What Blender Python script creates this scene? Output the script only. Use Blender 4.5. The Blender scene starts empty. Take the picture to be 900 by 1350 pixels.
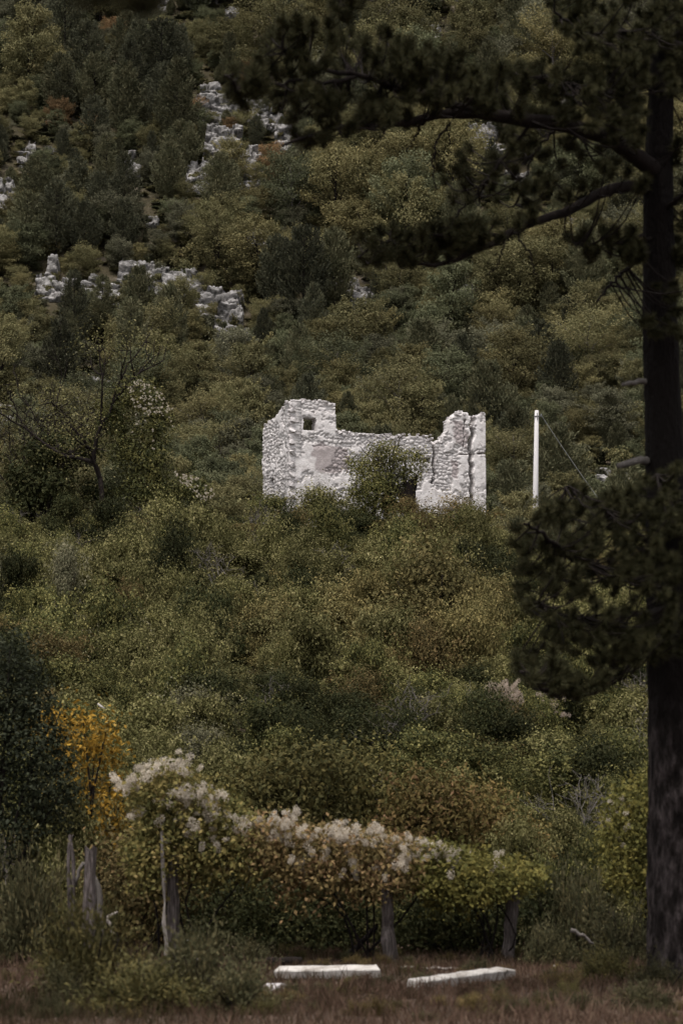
import bpy, bmesh, math
import numpy as np
from mathutils import Vector, Matrix, Euler, noise as mnoise

R = math.radians
rng = np.random.default_rng(11)
sc = bpy.context.scene
col = sc.collection

# ------------------------------------------------------------------ camera, sky, sun, exposure
F = 3750.0                       # focal length in photo pixels (photo is 900 x 1350)
CAM = np.array([0.0, 0.0, 1.7])
PITCH = math.atan(440.0 / F)
cam_d = bpy.data.cameras.new('camera')
cam = bpy.data.objects.new('camera', cam_d)
col.objects.link(cam)
cam.location = CAM
cam.rotation_euler = (math.pi / 2 + PITCH, 0, 0)
cam_d.sensor_fit = 'VERTICAL'
cam_d.sensor_height = 36.0
cam_d.lens = 36.0 * F / 1350.0
cam_d.clip_end = 3000
cam_d.dof.use_dof = True
cam_d.dof.focus_distance = 113.0
cam_d.dof.aperture_fstop = 3.3
sc.camera = cam

SUN_EL, SUN_AZ = R(70), R(205)
world = bpy.data.worlds.new('World')
sc.world = world
world.use_nodes = True
wn = world.node_tree.nodes
wl = world.node_tree.links
wn.clear()
sky = wn.new('ShaderNodeTexSky')
sky.sky_type = 'NISHITA'
sky.sun_disc = False
sky.sun_elevation = SUN_EL
sky.sun_rotation = SUN_AZ
sky.dust_density = 4.0
hsv = wn.new('ShaderNodeHueSaturation')          # an overcast sky: nearly colourless
hsv.inputs['Saturation'].default_value = 0.10
bg = wn.new('ShaderNodeBackground')
bg.inputs['Strength'].default_value = 0.115
wo = wn.new('ShaderNodeOutputWorld')
wl.new(sky.outputs[0], hsv.inputs['Color'])
wl.new(hsv.outputs[0], bg.inputs['Color'])
wl.new(bg.outputs[0], wo.inputs['Surface'])

sun_d = bpy.data.lights.new('sun', 'SUN')
sun_d.energy = 1.5
sun_d.angle = R(14)
sun_d.color = (1.0, 0.94, 0.88)
sun = bpy.data.objects.new('sun', sun_d)
col.objects.link(sun)
sun.rotation_euler = (math.pi / 2 - SUN_EL, 0, R(-28))

vs = sc.view_settings
vs.view_transform = 'Standard'
vs.look = 'None'
vs.exposure = 1.08
vs.gamma = 1.0
vs.use_curve_mapping = False
sc.render.engine = 'CYCLES'
sc.cycles.max_bounces = 5
sc.cycles.diffuse_bounces = 3
sc.cycles.transmission_bounces = 3
sc.cycles.glossy_bounces = 1
sc.cycles.use_denoising = True
sc.cycles.use_adaptive_sampling = True
sc.cycles.adaptive_threshold = 0.015
sc.cycles.adaptive_min_samples = 40
sc.cycles.caustics_reflective = False
sc.cycles.caustics_refractive = False

# ------------------------------------------------------------------ pixel <-> place
CP, SP = math.cos(PITCH), math.sin(PITCH)

def ray(px, py):
    a = (px - 450.0) / F
    b = (675.0 - py) / F
    return np.array([a, CP - SP * b, SP + CP * b])

def at(px, py, d):
    """the point seen at a photo pixel, d metres away (measured along the ground)"""
    r = ray(px, py)
    return CAM + r * (d / r[1])

def proj(p):
    v = np.asarray(p, float) - CAM
    z = v[1] * CP + v[2] * SP
    b = (-v[1] * SP + v[2] * CP) / z
    return 450 + F * v[0] / z, 675 - F * b

def mpp(d):
    return d / F

# ------------------------------------------------------------------ noise
def _h(i, j, s):
    n = (i.astype(np.int64) * 374761393 + j.astype(np.int64) * 668265263 + s * 1442695041) & 0x7fffffff
    n = ((n ^ (n >> 13)) * 1274126177) & 0x7fffffff
    return ((n ^ (n >> 16)) & 0xffff) / 65535.0

def vnoise(x, y, s=0):
    x = np.asarray(x, float); y = np.asarray(y, float)
    i = np.floor(x); j = np.floor(y)
    u = x - i; v = y - j
    u = u * u * (3 - 2 * u); v = v * v * (3 - 2 * v)
    i = i.astype(np.int64); j = j.astype(np.int64)
    return (_h(i, j, s) * (1 - u) + _h(i + 1, j, s) * u) * (1 - v) + (_h(i, j + 1, s) * (1 - u) + _h(i + 1, j + 1, s) * u) * v

def fbm(x, y, s=0, o=4):
    t = 0; a = 0.5; w = 0
    for k in range(o):
        t = t + a * vnoise(x * 2 ** k, y * 2 ** k, s + k * 17)
        w += a; a *= 0.5
    return t / w

def worley(x, y, s=0, jit=0.9):
    i0 = np.floor(x).astype(np.int64); j0 = np.floor(y).astype(np.int64)
    f1 = np.full(x.shape, 9.0); f2 = np.full(x.shape, 9.0); cid = np.zeros(x.shape)
    for di in (-1, 0, 1):
        for dj in (-1, 0, 1):
            i = i0 + di; j = j0 + dj
            cx = i + 0.5 + (_h(i, j, s) - 0.5) * jit
            cy = j + 0.5 + (_h(i, j, s + 5) - 0.5) * jit
            d = np.hypot(x - cx, y - cy)
            c = _h(i, j, s + 9)
            near = d < f1
            f2 = np.where(near, f1, np.minimum(f2, d))
            cid = np.where(near, c, cid)
            f1 = np.where(near, d, f1)
    return f1, f2, cid

def sstep(a, b, x):
    t = np.clip((x - a) / (b - a), 0, 1)
    return t * t * (3 - 2 * t)

def unit(v):
    return v / np.maximum(np.linalg.norm(v, axis=-1, keepdims=True), 1e-9)

# ------------------------------------------------------------------ terrain
YS = np.array([-80, 20, 42, 47, 60, 80, 100, 108, 114, 125, 140, 155, 175, 200, 260, 330, 420, 560, 760.])
ZS = np.array([0.1, 0.15, 0.15, 0.5, 3.4, 7.7, 12.0, 13.5, 14.2, 14.8, 16, 19, 25, 36, 78, 128, 192, 290, 400.])

def ground_z(x, y):
    x = np.asarray(x, float); y = np.asarray(y, float)
    z = (np.interp(y, YS, ZS) + np.interp(y - 2.5, YS, ZS) + np.interp(y + 2.5, YS, ZS)) / 3
    z = z + 0.10 * (fbm(x / 2.2, y / 2.2, 3) - 0.5) * sstep(15, 25, y)
    z = z + 1.5 * (fbm(x / 6, y / 6, 5) - 0.5) * (1 - .6 * sstep(92, 102, y)) * sstep(46, 60, y)
    z = z - 2.1 * sstep(4.6, 7.5, x) * sstep(84, 100, y) * sstep(140, 118, y)
    z = z + 9 * (fbm(x / 34, y / 34, 8, 5) - 0.5) * sstep(150, 205, y)
    return z

DD = np.concatenate([np.arange(20, 130, 0.25), np.arange(130, 420, 0.5)])

def hit(px, py):
    """where the line of sight through a photo pixel meets the ground"""
    r = ray(px, py); r = r / r[1]
    X = CAM[0] + r[0] * DD; Z = CAM[2] + r[2] * DD
    below = Z < ground_z(X, DD)
    k = int(np.argmax(below)) if below.any() else len(DD) - 1
    d = DD[k]
    p = CAM + r * d
    return np.array([p[0], d, float(ground_z(p[0], d))])

# ------------------------------------------------------------------ objects
def mesh_np(name, V, faces4=None, tint=None, faces=None):
    me = bpy.data.meshes.new(name)
    if faces is not None:
        me.from_pydata([tuple(v) for v in V], [], faces)
    else:
        V = np.asarray(V, np.float32); faces4 = np.asarray(faces4, np.int32)
        k = faces4.shape[1]; n = len(faces4)
        me.vertices.add(len(V)); me.vertices.foreach_set('co', V.ravel())
        me.loops.add(n * k); me.loops.foreach_set('vertex_index', faces4.ravel())
        me.polygons.add(n); me.polygons.foreach_set('loop_start', np.arange(0, n * k, k, dtype=np.int32))
        me.update(calc_edges=True)
    if tint is not None:
        at_ = me.attributes.new('tint', 'FLOAT', 'FACE')
        at_.data.foreach_set('value', np.asarray(tint, np.float32))
    return me

def smooth(me):
    me.polygons.foreach_set('use_smooth', np.ones(len(me.polygons), bool))
    return me

def tag(o, label=None, cat=None, group=None, kind=None):
    if label: o['label'] = label
    if cat: o['category'] = cat
    if group: o['group'] = group
    if kind: o['kind'] = kind
    return o

def thing(name, loc, label, cat, group=None):
    o = bpy.data.objects.new(name, None)
    o.empty_display_size = 0.2
    col.objects.link(o)
    o.location = tuple(float(c) for c in loc)
    return tag(o, label, cat, group)

def link(name, me, mat=None, parent=None, override=False):
    o = bpy.data.objects.new(name, me)
    col.objects.link(o)
    if mat is not None:
        if override:
            if not me.materials: me.materials.append(None)
            o.material_slots[0].link = 'OBJECT'
            o.material_slots[0].material = mat
        elif not me.materials:
            me.materials.append(mat)
    if parent is not None: o.parent = parent
    return o

# ------------------------------------------------------------------ materials
def new_mat(name):
    m = bpy.data.materials.new(name); m.use_nodes = True
    nt = m.node_tree; nt.nodes.clear()
    out = nt.nodes.new('ShaderNodeOutputMaterial')
    b = nt.nodes.new('ShaderNodeBsdfPrincipled')
    b.inputs['Specular IOR Level'].default_value = 0.08
    b.inputs['Roughness'].default_value = 0.8
    nt.links.new(b.outputs[0], out.inputs[0])
    return m, nt, b, out

def ramp(nt, cols, src, interp='LINEAR'):
    r = nt.nodes.new('ShaderNodeValToRGB')
    el = r.color_ramp.elements
    r.color_ramp.interpolation = interp
    n = len(cols)
    while len(el) < n: el.new(0.5)
    for k, c in enumerate(cols):
        p, c = c if isinstance(c[1], tuple) else (k / (n - 1), c)
        el[k].position = p
        el[k].color = (*c, 1)
    nt.links.new(src, r.inputs[0])
    return r.outputs[0]

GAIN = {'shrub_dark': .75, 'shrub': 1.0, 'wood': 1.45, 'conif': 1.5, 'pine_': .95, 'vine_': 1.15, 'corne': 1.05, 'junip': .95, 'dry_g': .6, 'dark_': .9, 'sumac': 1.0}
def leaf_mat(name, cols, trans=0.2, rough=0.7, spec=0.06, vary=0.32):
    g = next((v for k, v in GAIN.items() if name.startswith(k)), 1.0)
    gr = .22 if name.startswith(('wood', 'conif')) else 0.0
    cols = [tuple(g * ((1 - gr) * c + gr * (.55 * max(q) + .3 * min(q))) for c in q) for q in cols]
    m, nt, b, out = new_mat(name)
    a = nt.nodes.new('ShaderNodeAttribute'); a.attribute_name = 'tint'
    c = ramp(nt, cols, a.outputs['Fac'])
    oi = nt.nodes.new('ShaderNodeObjectInfo')
    mr = nt.nodes.new('ShaderNodeMapRange')
    mr.inputs['To Min'].default_value = 1 - vary; mr.inputs['To Max'].default_value = 1 + vary
    nt.links.new(oi.outputs['Random'], mr.inputs['Value'])
    h = nt.nodes.new('ShaderNodeHueSaturation')
    nt.links.new(mr.outputs[0], h.inputs['Value'])
    nt.links.new(c, h.inputs['Color'])
    nt.links.new(h.outputs[0], b.inputs['Base Color'])
    b.inputs['Roughness'].default_value = rough
    b.inputs['Specular IOR Level'].default_value = spec
    if trans:
        t = nt.nodes.new('ShaderNodeBsdfTranslucent')
        nt.links.new(h.outputs[0], t.inputs['Color'])
        mx = nt.nodes.new('ShaderNodeMixShader'); mx.inputs[0].default_value = trans
        nt.links.new(b.outputs[0], mx.inputs[1]); nt.links.new(t.outputs[0], mx.inputs[2])
        nt.links.new(mx.outputs[0], out.inputs[0])
    return m

def noise_mat(name, cols, scale=5.0, detail=6.0, rough=0.9, bump=0.3, bscale=None, stretch=(1, 1, 1), dist=0.02, spec=0.06):
    m, nt, b, out = new_mat(name)
    tc = nt.nodes.new('ShaderNodeTexCoord')
    mp = nt.nodes.new('ShaderNodeMapping'); mp.inputs['Scale'].default_value = stretch
    nt.links.new(tc.outputs['Object'], mp.inputs[0])
    n = nt.nodes.new('ShaderNodeTexNoise')
    n.inputs['Scale'].default_value = scale; n.inputs['Detail'].default_value = detail
    n.inputs['Roughness'].default_value = 0.65
    nt.links.new(mp.outputs[0], n.inputs['Vector'])
    c = ramp(nt, cols, n.outputs['Fac'])
    nt.links.new(c, b.inputs['Base Color'])
    b.inputs['Roughness'].default_value = rough
    b.inputs['Specular IOR Level'].default_value = spec
    if bump:
        n2 = nt.nodes.new('ShaderNodeTexNoise')
        n2.inputs['Scale'].default_value = bscale or scale * 3; n2.inputs['Detail'].default_value = 5
        nt.links.new(mp.outputs[0], n2.inputs['Vector'])
        bp = nt.nodes.new('ShaderNodeBump'); bp.inputs['Strength'].default_value = bump; bp.inputs['Distance'].default_value = dist
        nt.links.new(n2.outputs['Fac'], bp.inputs['Height'])
        nt.links.new(bp.outputs[0], b.inputs['Normal'])
    return m

M = {}
# leaves: lists of base colours, picked leaf by leaf
M['thicket'] = leaf_mat('thicket_leaf', [(0.030, 0.034, 0.012), (0.060, 0.058, 0.020), (0.100, 0.088, 0.030), (0.15, 0.122, 0.042), (0.26, 0.19, 0.065)], vary=0)
M['shrub_olive'] = leaf_mat('shrub_olive_leaf', [(0.022, 0.023, 0.008), (0.058, 0.056, 0.018), (0.108, 0.100, 0.040), (0.185, 0.165, 0.070), (0.34, 0.29, 0.15)])
M['shrub_green'] = leaf_mat('shrub_green_leaf', [(0.016, 0.020, 0.008), (0.042, 0.046, 0.017), (0.088, 0.086, 0.030), (0.17, 0.152, 0.055), (0.30, 0.26, 0.11)])
M['shrub_ochre'] = leaf_mat('shrub_ochre_leaf', [(0.045, 0.041, 0.016), (0.092, 0.079, 0.031), (0.15, 0.122, 0.049), (0.26, 0.20, 0.085)])
M['shrub_brown'] = leaf_mat('shrub_brown_leaf', [(0.04, 0.034, 0.015), (0.08, 0.063, 0.025), (0.13, 0.095, 0.04), (0.22, 0.14, 0.065)])
M['shrub_grey'] = leaf_mat('shrub_grey_leaf', [(0.06, 0.06, 0.035), (0.10, 0.096, 0.055), (0.17, 0.155, 0.095), (0.26, 0.23, 0.15)])
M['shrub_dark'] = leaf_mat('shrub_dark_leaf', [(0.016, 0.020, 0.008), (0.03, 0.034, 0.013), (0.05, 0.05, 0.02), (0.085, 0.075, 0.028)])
M['wood_olive'] = leaf_mat('wood_olive_leaf', [(0.042, 0.042, 0.016), (0.072, 0.068, 0.025), (0.105, 0.092, 0.034), (0.15, 0.12, 0.044)], trans=.3)
M['wood_yellow'] = leaf_mat('wood_yellow_leaf', [(0.044, 0.042, 0.016), (0.078, 0.069, 0.025), (0.115, 0.097, 0.034), (0.17, 0.132, 0.044)], trans=.3)
M['wood_green'] = leaf_mat('wood_green_leaf', [(0.028, 0.034, 0.015), (0.050, 0.055, 0.025), (0.075, 0.078, 0.036), (0.11, 0.10, 0.045)], trans=.3)
M['wood_grey'] = leaf_mat('wood_grey_leaf', [(0.034, 0.034, 0.018), (0.056, 0.055, 0.030), (0.08, 0.076, 0.042), (0.115, 0.104, 0.058)], trans=.3)
M['wood_rust'] = leaf_mat('wood_rust_leaf', [(0.06, 0.042, 0.017), (0.10, 0.062, 0.024), (0.15, 0.085, 0.030), (0.20, 0.10, 0.036)], trans=.3)
M['conifer'] = leaf_mat('conifer_needle', [(0.016, 0.018, 0.010), (0.028, 0.029, 0.016), (0.042, 0.042, 0.022), (0.07, 0.064, 0.032)], trans=0.12)
M['conifer_olive'] = leaf_mat('conifer_olive_needle', [(0.024, 0.026, 0.012), (0.04, 0.041, 0.019), (0.06, 0.057, 0.026), (0.09, 0.078, 0.036)], trans=0.12)
M['pine_needle'] = leaf_mat('pine_needle', [(0.016, 0.018, 0.009), (0.028, 0.028, 0.013), (0.042, 0.040, 0.018), (0.07, 0.058, 0.026)], trans=0.1, vary=0.2)
M['dark_broad'] = leaf_mat('dark_broad_leaf', [(0.008, 0.010, 0.005), (0.016, 0.019, 0.010), (0.030, 0.034, 0.018), (0.065, 0.068, 0.04)], rough=0.6, spec=0.08)
M['sumac'] = leaf_mat('sumac_leaf', [(0.05, 0.045, 0.014), (0.12, 0.08, 0.018), (0.22, 0.125, 0.02), (0.31, 0.185, 0.03), (0.40, 0.27, 0.10)], trans=0.25)
M['cornel'] = leaf_mat('cornel_leaf', [(0.038, 0.036, 0.014), (0.07, 0.056, 0.02), (0.105, 0.082, 0.028), (0.14, 0.09, 0.035), (0.24, 0.14, 0.085)])
M['cornel_olive'] = leaf_mat('cornel_olive_leaf', [(0.036, 0.038, 0.015), (0.066, 0.062, 0.023), (0.10, 0.085, 0.03), (0.15, 0.115, 0.04)])
M['vine'] = leaf_mat('vine_leaf', [(0.034, 0.036, 0.013), (0.06, 0.058, 0.02), (0.105, 0.088, 0.03), (0.16, 0.125, 0.045), (0.22, 0.15, 0.08)], trans=0.25)
M['vine_rust'] = leaf_mat('vine_rust_leaf', [(0.04, 0.034, 0.014), (0.075, 0.058, 0.024), (0.12, 0.086, 0.036), (0.17, 0.105, 0.055), (0.22, 0.16, 0.095)], trans=0.25)
M['vine_yellow'] = leaf_mat('vine_yellow_leaf', [(0.035, 0.036, 0.012), (0.065, 0.062, 0.018), (0.105, 0.09, 0.025), (0.16, 0.13, 0.038)], trans=0.25)
M['juniper'] = leaf_mat('juniper_needle', [(0.024, 0.026, 0.013), (0.045, 0.044, 0.022), (0.075, 0.066, 0.033), (0.12, 0.095, 0.045)], trans=0.12)
M['juniper_gold'] = leaf_mat('juniper_gold_needle', [(0.03, 0.03, 0.012), (0.06, 0.055, 0.022), (0.10, 0.085, 0.032), (0.16, 0.12, 0.045)], trans=0.15)
M['grass'] = leaf_mat('dry_grass', [(0.035, 0.034, 0.014), (0.065, 0.048, 0.026), (0.11, 0.068, 0.046), (0.17, 0.105, 0.075), (0.30, 0.22, 0.15)], trans=0.25, vary=0)
M['fluff'] = leaf_mat('seed_fluff', [(0.36, 0.31, 0.25), (0.53, 0.47, 0.39), (0.68, 0.61, 0.52)], trans=0.35, rough=1.0, spec=0.0, vary=0.15)
M['blossom'] = leaf_mat('pale_blossom', [(0.25, 0.20, 0.15), (0.40, 0.32, 0.26), (0.55, 0.46, 0.39)], trans=0.3, vary=0.1)
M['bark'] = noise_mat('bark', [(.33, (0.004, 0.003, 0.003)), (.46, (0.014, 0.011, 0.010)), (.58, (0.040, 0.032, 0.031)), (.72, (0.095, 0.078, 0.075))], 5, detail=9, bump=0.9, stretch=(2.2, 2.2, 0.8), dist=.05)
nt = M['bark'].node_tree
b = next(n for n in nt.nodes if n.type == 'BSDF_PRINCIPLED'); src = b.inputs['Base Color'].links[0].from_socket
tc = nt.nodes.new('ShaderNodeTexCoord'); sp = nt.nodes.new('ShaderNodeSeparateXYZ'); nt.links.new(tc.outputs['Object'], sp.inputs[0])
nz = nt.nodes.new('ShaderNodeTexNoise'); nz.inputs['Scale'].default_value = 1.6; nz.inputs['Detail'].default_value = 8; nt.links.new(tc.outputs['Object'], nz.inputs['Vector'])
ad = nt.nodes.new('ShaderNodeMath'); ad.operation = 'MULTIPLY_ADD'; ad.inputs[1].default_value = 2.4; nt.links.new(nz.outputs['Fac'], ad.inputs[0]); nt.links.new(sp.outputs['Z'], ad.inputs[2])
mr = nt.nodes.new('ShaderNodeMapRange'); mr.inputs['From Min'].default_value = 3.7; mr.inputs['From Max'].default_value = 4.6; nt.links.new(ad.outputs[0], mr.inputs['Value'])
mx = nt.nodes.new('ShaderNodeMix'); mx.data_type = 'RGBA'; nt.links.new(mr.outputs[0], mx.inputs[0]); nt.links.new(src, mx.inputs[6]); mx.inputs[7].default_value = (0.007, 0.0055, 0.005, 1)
nt.links.new(mx.outputs[2], b.inputs['Base Color'])                      # canopy shade painted into the upper trunk as near-black; grey lichen shows below
M['bark_dark'] = noise_mat('dark_bark', [(0.005, 0.004, 0.0035), (0.013, 0.010, 0.009), (0.035, 0.028, 0.025)], 9, bump=0.5, stretch=(2, 2, 0.6))
M['bark_grey'] = noise_mat('grey_bark', [(0.05, 0.044, 0.040), (0.10, 0.088, 0.08), (0.2, 0.18, 0.165)], 9, bump=0.3, stretch=(2, 2, 0.5))
M['post'] = noise_mat('weathered_wood', [(.3, (0.022, 0.018, 0.016)), (.5, (0.075, 0.062, 0.058)), (.7, (0.17, 0.145, 0.138))], 10, bump=0.7, stretch=(5, 5, 0.5))
M['post_pale'] = noise_mat('pale_split_wood', [(0.12, 0.10, 0.09), (0.24, 0.21, 0.19), (0.38, 0.34, 0.31)], 10, bump=0.4, stretch=(5, 5, 0.5))
M['rock'] = noise_mat('limestone', [(.32, (0.035, 0.033, 0.030)), (.45, (0.125, 0.118, 0.112)), (.56, (0.21, 0.199, 0.193)), (.75, (0.37, 0.352, 0.345))], 1.7, detail=10, bump=0.8, bscale=4.0, dist=0.12, stretch=(1.3, 1.3, 1.0))
M['stone'] = noise_mat('white_stone', [(0.30, 0.275, 0.27), (0.50, 0.465, 0.46), (0.66, 0.62, 0.615)], 4.0, detail=8, bump=0.5, bscale=14)
nt = M['stone'].node_tree
b = next(n for n in nt.nodes if n.type == 'BSDF_PRINCIPLED'); src = b.inputs['Base Color'].links[0].from_socket
oi = nt.nodes.new('ShaderNodeObjectInfo'); mr = nt.nodes.new('ShaderNodeMapRange'); mr.inputs['To Min'].default_value = .78; mr.inputs['To Max'].default_value = 1.15
h = nt.nodes.new('ShaderNodeHueSaturation'); nt.links.new(oi.outputs['Random'], mr.inputs['Value']); nt.links.new(mr.outputs[0], h.inputs['Value'])
nt.links.new(src, h.inputs['Color']); nt.links.new(h.outputs[0], b.inputs['Base Color'])
M['slab'] = noise_mat('white_concrete', [(.30, (0.06, 0.05, 0.04)), (.42, (0.26, 0.235, 0.21)), (.55, (0.38, 0.355, 0.33)), (.8, (0.45, 0.425, 0.395))], 5.5, detail=10, bump=0.3, bscale=30, dist=0.01)
M['pole'] = noise_mat('pole_concrete', [(0.44, 0.415, 0.41), (0.56, 0.53, 0.525), (0.64, 0.61, 0.605)], 4.0, detail=8, bump=0.15, stretch=(1, 1, 0.3))
M['metal'] = noise_mat('grey_metal', [(0.08, 0.08, 0.08), (0.15, 0.15, 0.15)], 6, bump=0)
M['bird'] = noise_mat('bird_feather', [(0.30, 0.27, 0.25), (0.55, 0.51, 0.48)], 30, bump=0)
M['beak'] = noise_mat('bird_beak', [(0.05, 0.04, 0.04), (0.09, 0.07, 0.06)], 30, bump=0)

# ground: meadow soil, leaf litter on the bank, stony grey-brown soil on the mountain
m, nt, b, out = new_mat('ground_soil')
geo = nt.nodes.new('ShaderNodeNewGeometry')
sp = nt.nodes.new('ShaderNodeSeparateXYZ'); nt.links.new(geo.outputs['Position'], sp.inputs[0])
n1 = nt.nodes.new('ShaderNodeTexNoise'); n1.inputs['Scale'].default_value = 1.3; n1.inputs['Detail'].default_value = 10
nt.links.new(geo.outputs['Position'], n1.inputs['Vector'])
c1 = ramp(nt, [(0.03, 0.022, 0.016), (0.065, 0.045, 0.034), (0.11, 0.078, 0.058)], n1.outputs['Fac'])
n2 = nt.nodes.new('ShaderNodeTexNoise'); n2.inputs['Scale'].default_value = 0.5; n2.inputs['Detail'].default_value = 12; n2.inputs['Roughness'].default_value = 0.7
nt.links.new(geo.outputs['Position'], n2.inputs['Vector'])
c2 = ramp(nt, [(0.3, (0.02, 0.018, 0.010)), (0.52, (0.045, 0.037, 0.022)), (0.64, (0.08, 0.066, 0.05)), (0.74, (0.22, 0.195, 0.185))], n2.outputs['Fac'])
mr = nt.nodes.new('ShaderNodeMapRange'); mr.inputs['From Min'].default_value = 110; mr.inputs['From Max'].default_value = 150
nt.links.new(sp.outputs['Y'], mr.inputs['Value'])
mx = nt.nodes.new('ShaderNodeMix'); mx.data_type = 'RGBA'
nt.links.new(mr.outputs[0], mx.inputs[0]); nt.links.new(c1, mx.inputs[6]); nt.links.new(c2, mx.inputs[7])
nt.links.new(mx.outputs[2], b.inputs['Base Color'])
bp = nt.nodes.new('ShaderNodeBump'); bp.inputs['Strength'].default_value = 0.8; bp.inputs['Distance'].default_value = 0.15
nt.links.new(n2.outputs['Fac'], bp.inputs['Height']); nt.links.new(bp.outputs[0], b.inputs['Normal'])
b.inputs['Roughness'].default_value = 0.95
M['ground'] = m

# ruin masonry: attribute 'coat' 1 = plaster, 0 = bare rubble, 2 = old grey render
m, nt, b, out = new_mat('ruin_masonry')
a = nt.nodes.new('ShaderNodeAttribute'); a.attribute_name = 'tint'
tc = nt.nodes.new('ShaderNodeTexCoord')
n1 = nt.nodes.new('ShaderNodeTexNoise'); n1.inputs['Scale'].default_value = 3.4; n1.inputs['Detail'].default_value = 12; n1.inputs['Roughness'].default_value = 0.8
nt.links.new(tc.outputs['Object'], n1.inputs['Vector'])
cp = ramp(nt, [(0.26, (0.24, 0.21, 0.20)), (0.38, (0.42, 0.385, 0.375)), (0.5, (0.58, 0.545, 0.535)), (0.64, (0.66, 0.625, 0.62)), (0.8, (0.72, 0.69, 0.685))], n1.outputs['Fac'])
cr = ramp(nt, [(0.3, (0.26, 0.235, 0.228)), (0.5, (0.48, 0.45, 0.44)), (0.75, (0.62, 0.585, 0.575))], n1.outputs['Fac'])
cg = ramp(nt, [(0.3, (0.25, 0.215, 0.21)), (0.55, (0.36, 0.315, 0.31)), (0.8, (0.45, 0.40, 0.395))], n1.outputs['Fac'])
mr = nt.nodes.new('ShaderNodeMapRange'); nt.links.new(a.outputs['Fac'], mr.inputs['Value'])
mx = nt.nodes.new('ShaderNodeMix'); mx.data_type = 'RGBA'
nt.links.new(mr.outputs[0], mx.inputs[0]); nt.links.new(cr, mx.inputs[6]); nt.links.new(cp, mx.inputs[7])
mr2 = nt.nodes.new('ShaderNodeMapRange'); mr2.inputs['From Min'].default_value = 1.0; mr2.inputs['From Max'].default_value = 2.0
nt.links.new(a.outputs['Fac'], mr2.inputs['Value'])
mx2 = nt.nodes.new('ShaderNodeMix'); mx2.data_type = 'RGBA'
nt.links.new(mr2.outputs[0], mx2.inputs[0]); nt.links.new(mx.outputs[2], mx2.inputs[6]); nt.links.new(cg, mx2.inputs[7])
nt.links.new(mx2.outputs[2], b.inputs['Base Color'])
n3 = nt.nodes.new('ShaderNodeTexNoise'); n3.inputs['Scale'].default_value = 16; n3.inputs['Detail'].default_value = 6
nt.links.new(tc.outputs['Object'], n3.inputs['Vector'])
bp = nt.nodes.new('ShaderNodeBump'); bp.inputs['Strength'].default_value = 0.5; bp.inputs['Distance'].default_value = 0.03
nt.links.new(n3.outputs['Fac'], bp.inputs['Height']); nt.links.new(bp.outputs[0], b.inputs['Normal'])
b.inputs['Roughness'].default_value = 0.95
M['masonry'] = m

# ------------------------------------------------------------------ shape helpers
def leaf_arrays(P, D, N, L, W, fold=0.12):
    """leaf = one bent quad from base P along D, N is its face normal"""
    D = unit(D); S = unit(np.cross(D, N)); N2 = unit(np.cross(S, D))
    L = np.asarray(L).reshape(-1, 1) * np.ones((len(P), 1)); W = np.asarray(W).reshape(-1, 1) * np.ones((len(P), 1))
    mid = P + D * L * 0.45
    V = np.stack([P, mid + S * W * 0.5 + N2 * L * fold, P + D * L, mid - S * W * 0.5 + N2 * L * fold], 1)
    return V.reshape(-1, 3)

class Cloud:
    def __init__(s): s.V = []; s.T = []
    def add(s, V, T): s.V.append(V); s.T.append(T)
    def mesh(s, name, k=4):
        V = np.concatenate(s.V); T = np.concatenate(s.T)
        n = len(V) // k
        return mesh_np(name, V, np.arange(n * k).reshape(n, k), T)
    def leaves(s, P, nrm, L, W, r, jit=0.5, droop=0.2, tint=None, out=None, fold=0.12):
        n = len(P)
        N = unit(nrm + jit * r.normal(size=(n, 3)))
        D = r.normal(size=(n, 3))
        if out is not None: D = D * 0.6 + out
        D = D - N * np.sum(D * N, 1, keepdims=True)
        D = unit(D); D[:, 2] -= droop
        Ls = L * r.uniform(0.6, 1.35, n); Ws = W * r.uniform(0.6, 1.35, n)
        if tint is None: tint = r.random(n)
        s.add(leaf_arrays(P, D, N, Ls, Ws, fold), np.clip(tint, 0, 1))

def tubes(paths, sides=6):
    V = []; Fc = []; o = 0
    for pts, rad in paths:
        pts = np.asarray(pts, float); rad = np.asarray(rad, float)
        k = len(pts)
        T = unit(np.gradient(pts, axis=0))
        ref = np.array([0.31, 0.17, 0.93]) if abs(T[0][2]) < 0.9 else np.array([1.0, 0.1, 0])
        A = unit(np.cross(T, ref)); B = np.cross(T, A)
        th = np.linspace(0, 2 * np.pi, sides, endpoint=False)
        ring = pts[:, None] + rad[:, None, None] * (np.cos(th)[None, :, None] * A[:, None] + np.sin(th)[None, :, None] * B[:, None])
        V.append(ring.reshape(-1, 3))
        idx = o + np.arange(k * sides).reshape(k, sides)
        a = idx[:-1]; b_ = idx[1:]
        Fc.append(np.stack([a, np.roll(a, -1, 1), np.roll(b_, -1, 1), b_], -1).reshape(-1, 4))
        V.append(pts[-1:]); tip = o + k * sides
        Fc.append(np.stack([idx[-1], np.roll(idx[-1], -1), np.full(sides, tip), np.full(sides, tip)], -1))
        o += k * sides + 1
    V = np.concatenate(V)
    faces = [tuple(dict.fromkeys(f)) for f in np.concatenate(Fc).tolist()]
    return V, faces

def tube_mesh(name, paths, sides=6):
    V, f = tubes(paths, sides)
    return smooth(mesh_np(name, V, faces=f))

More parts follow.
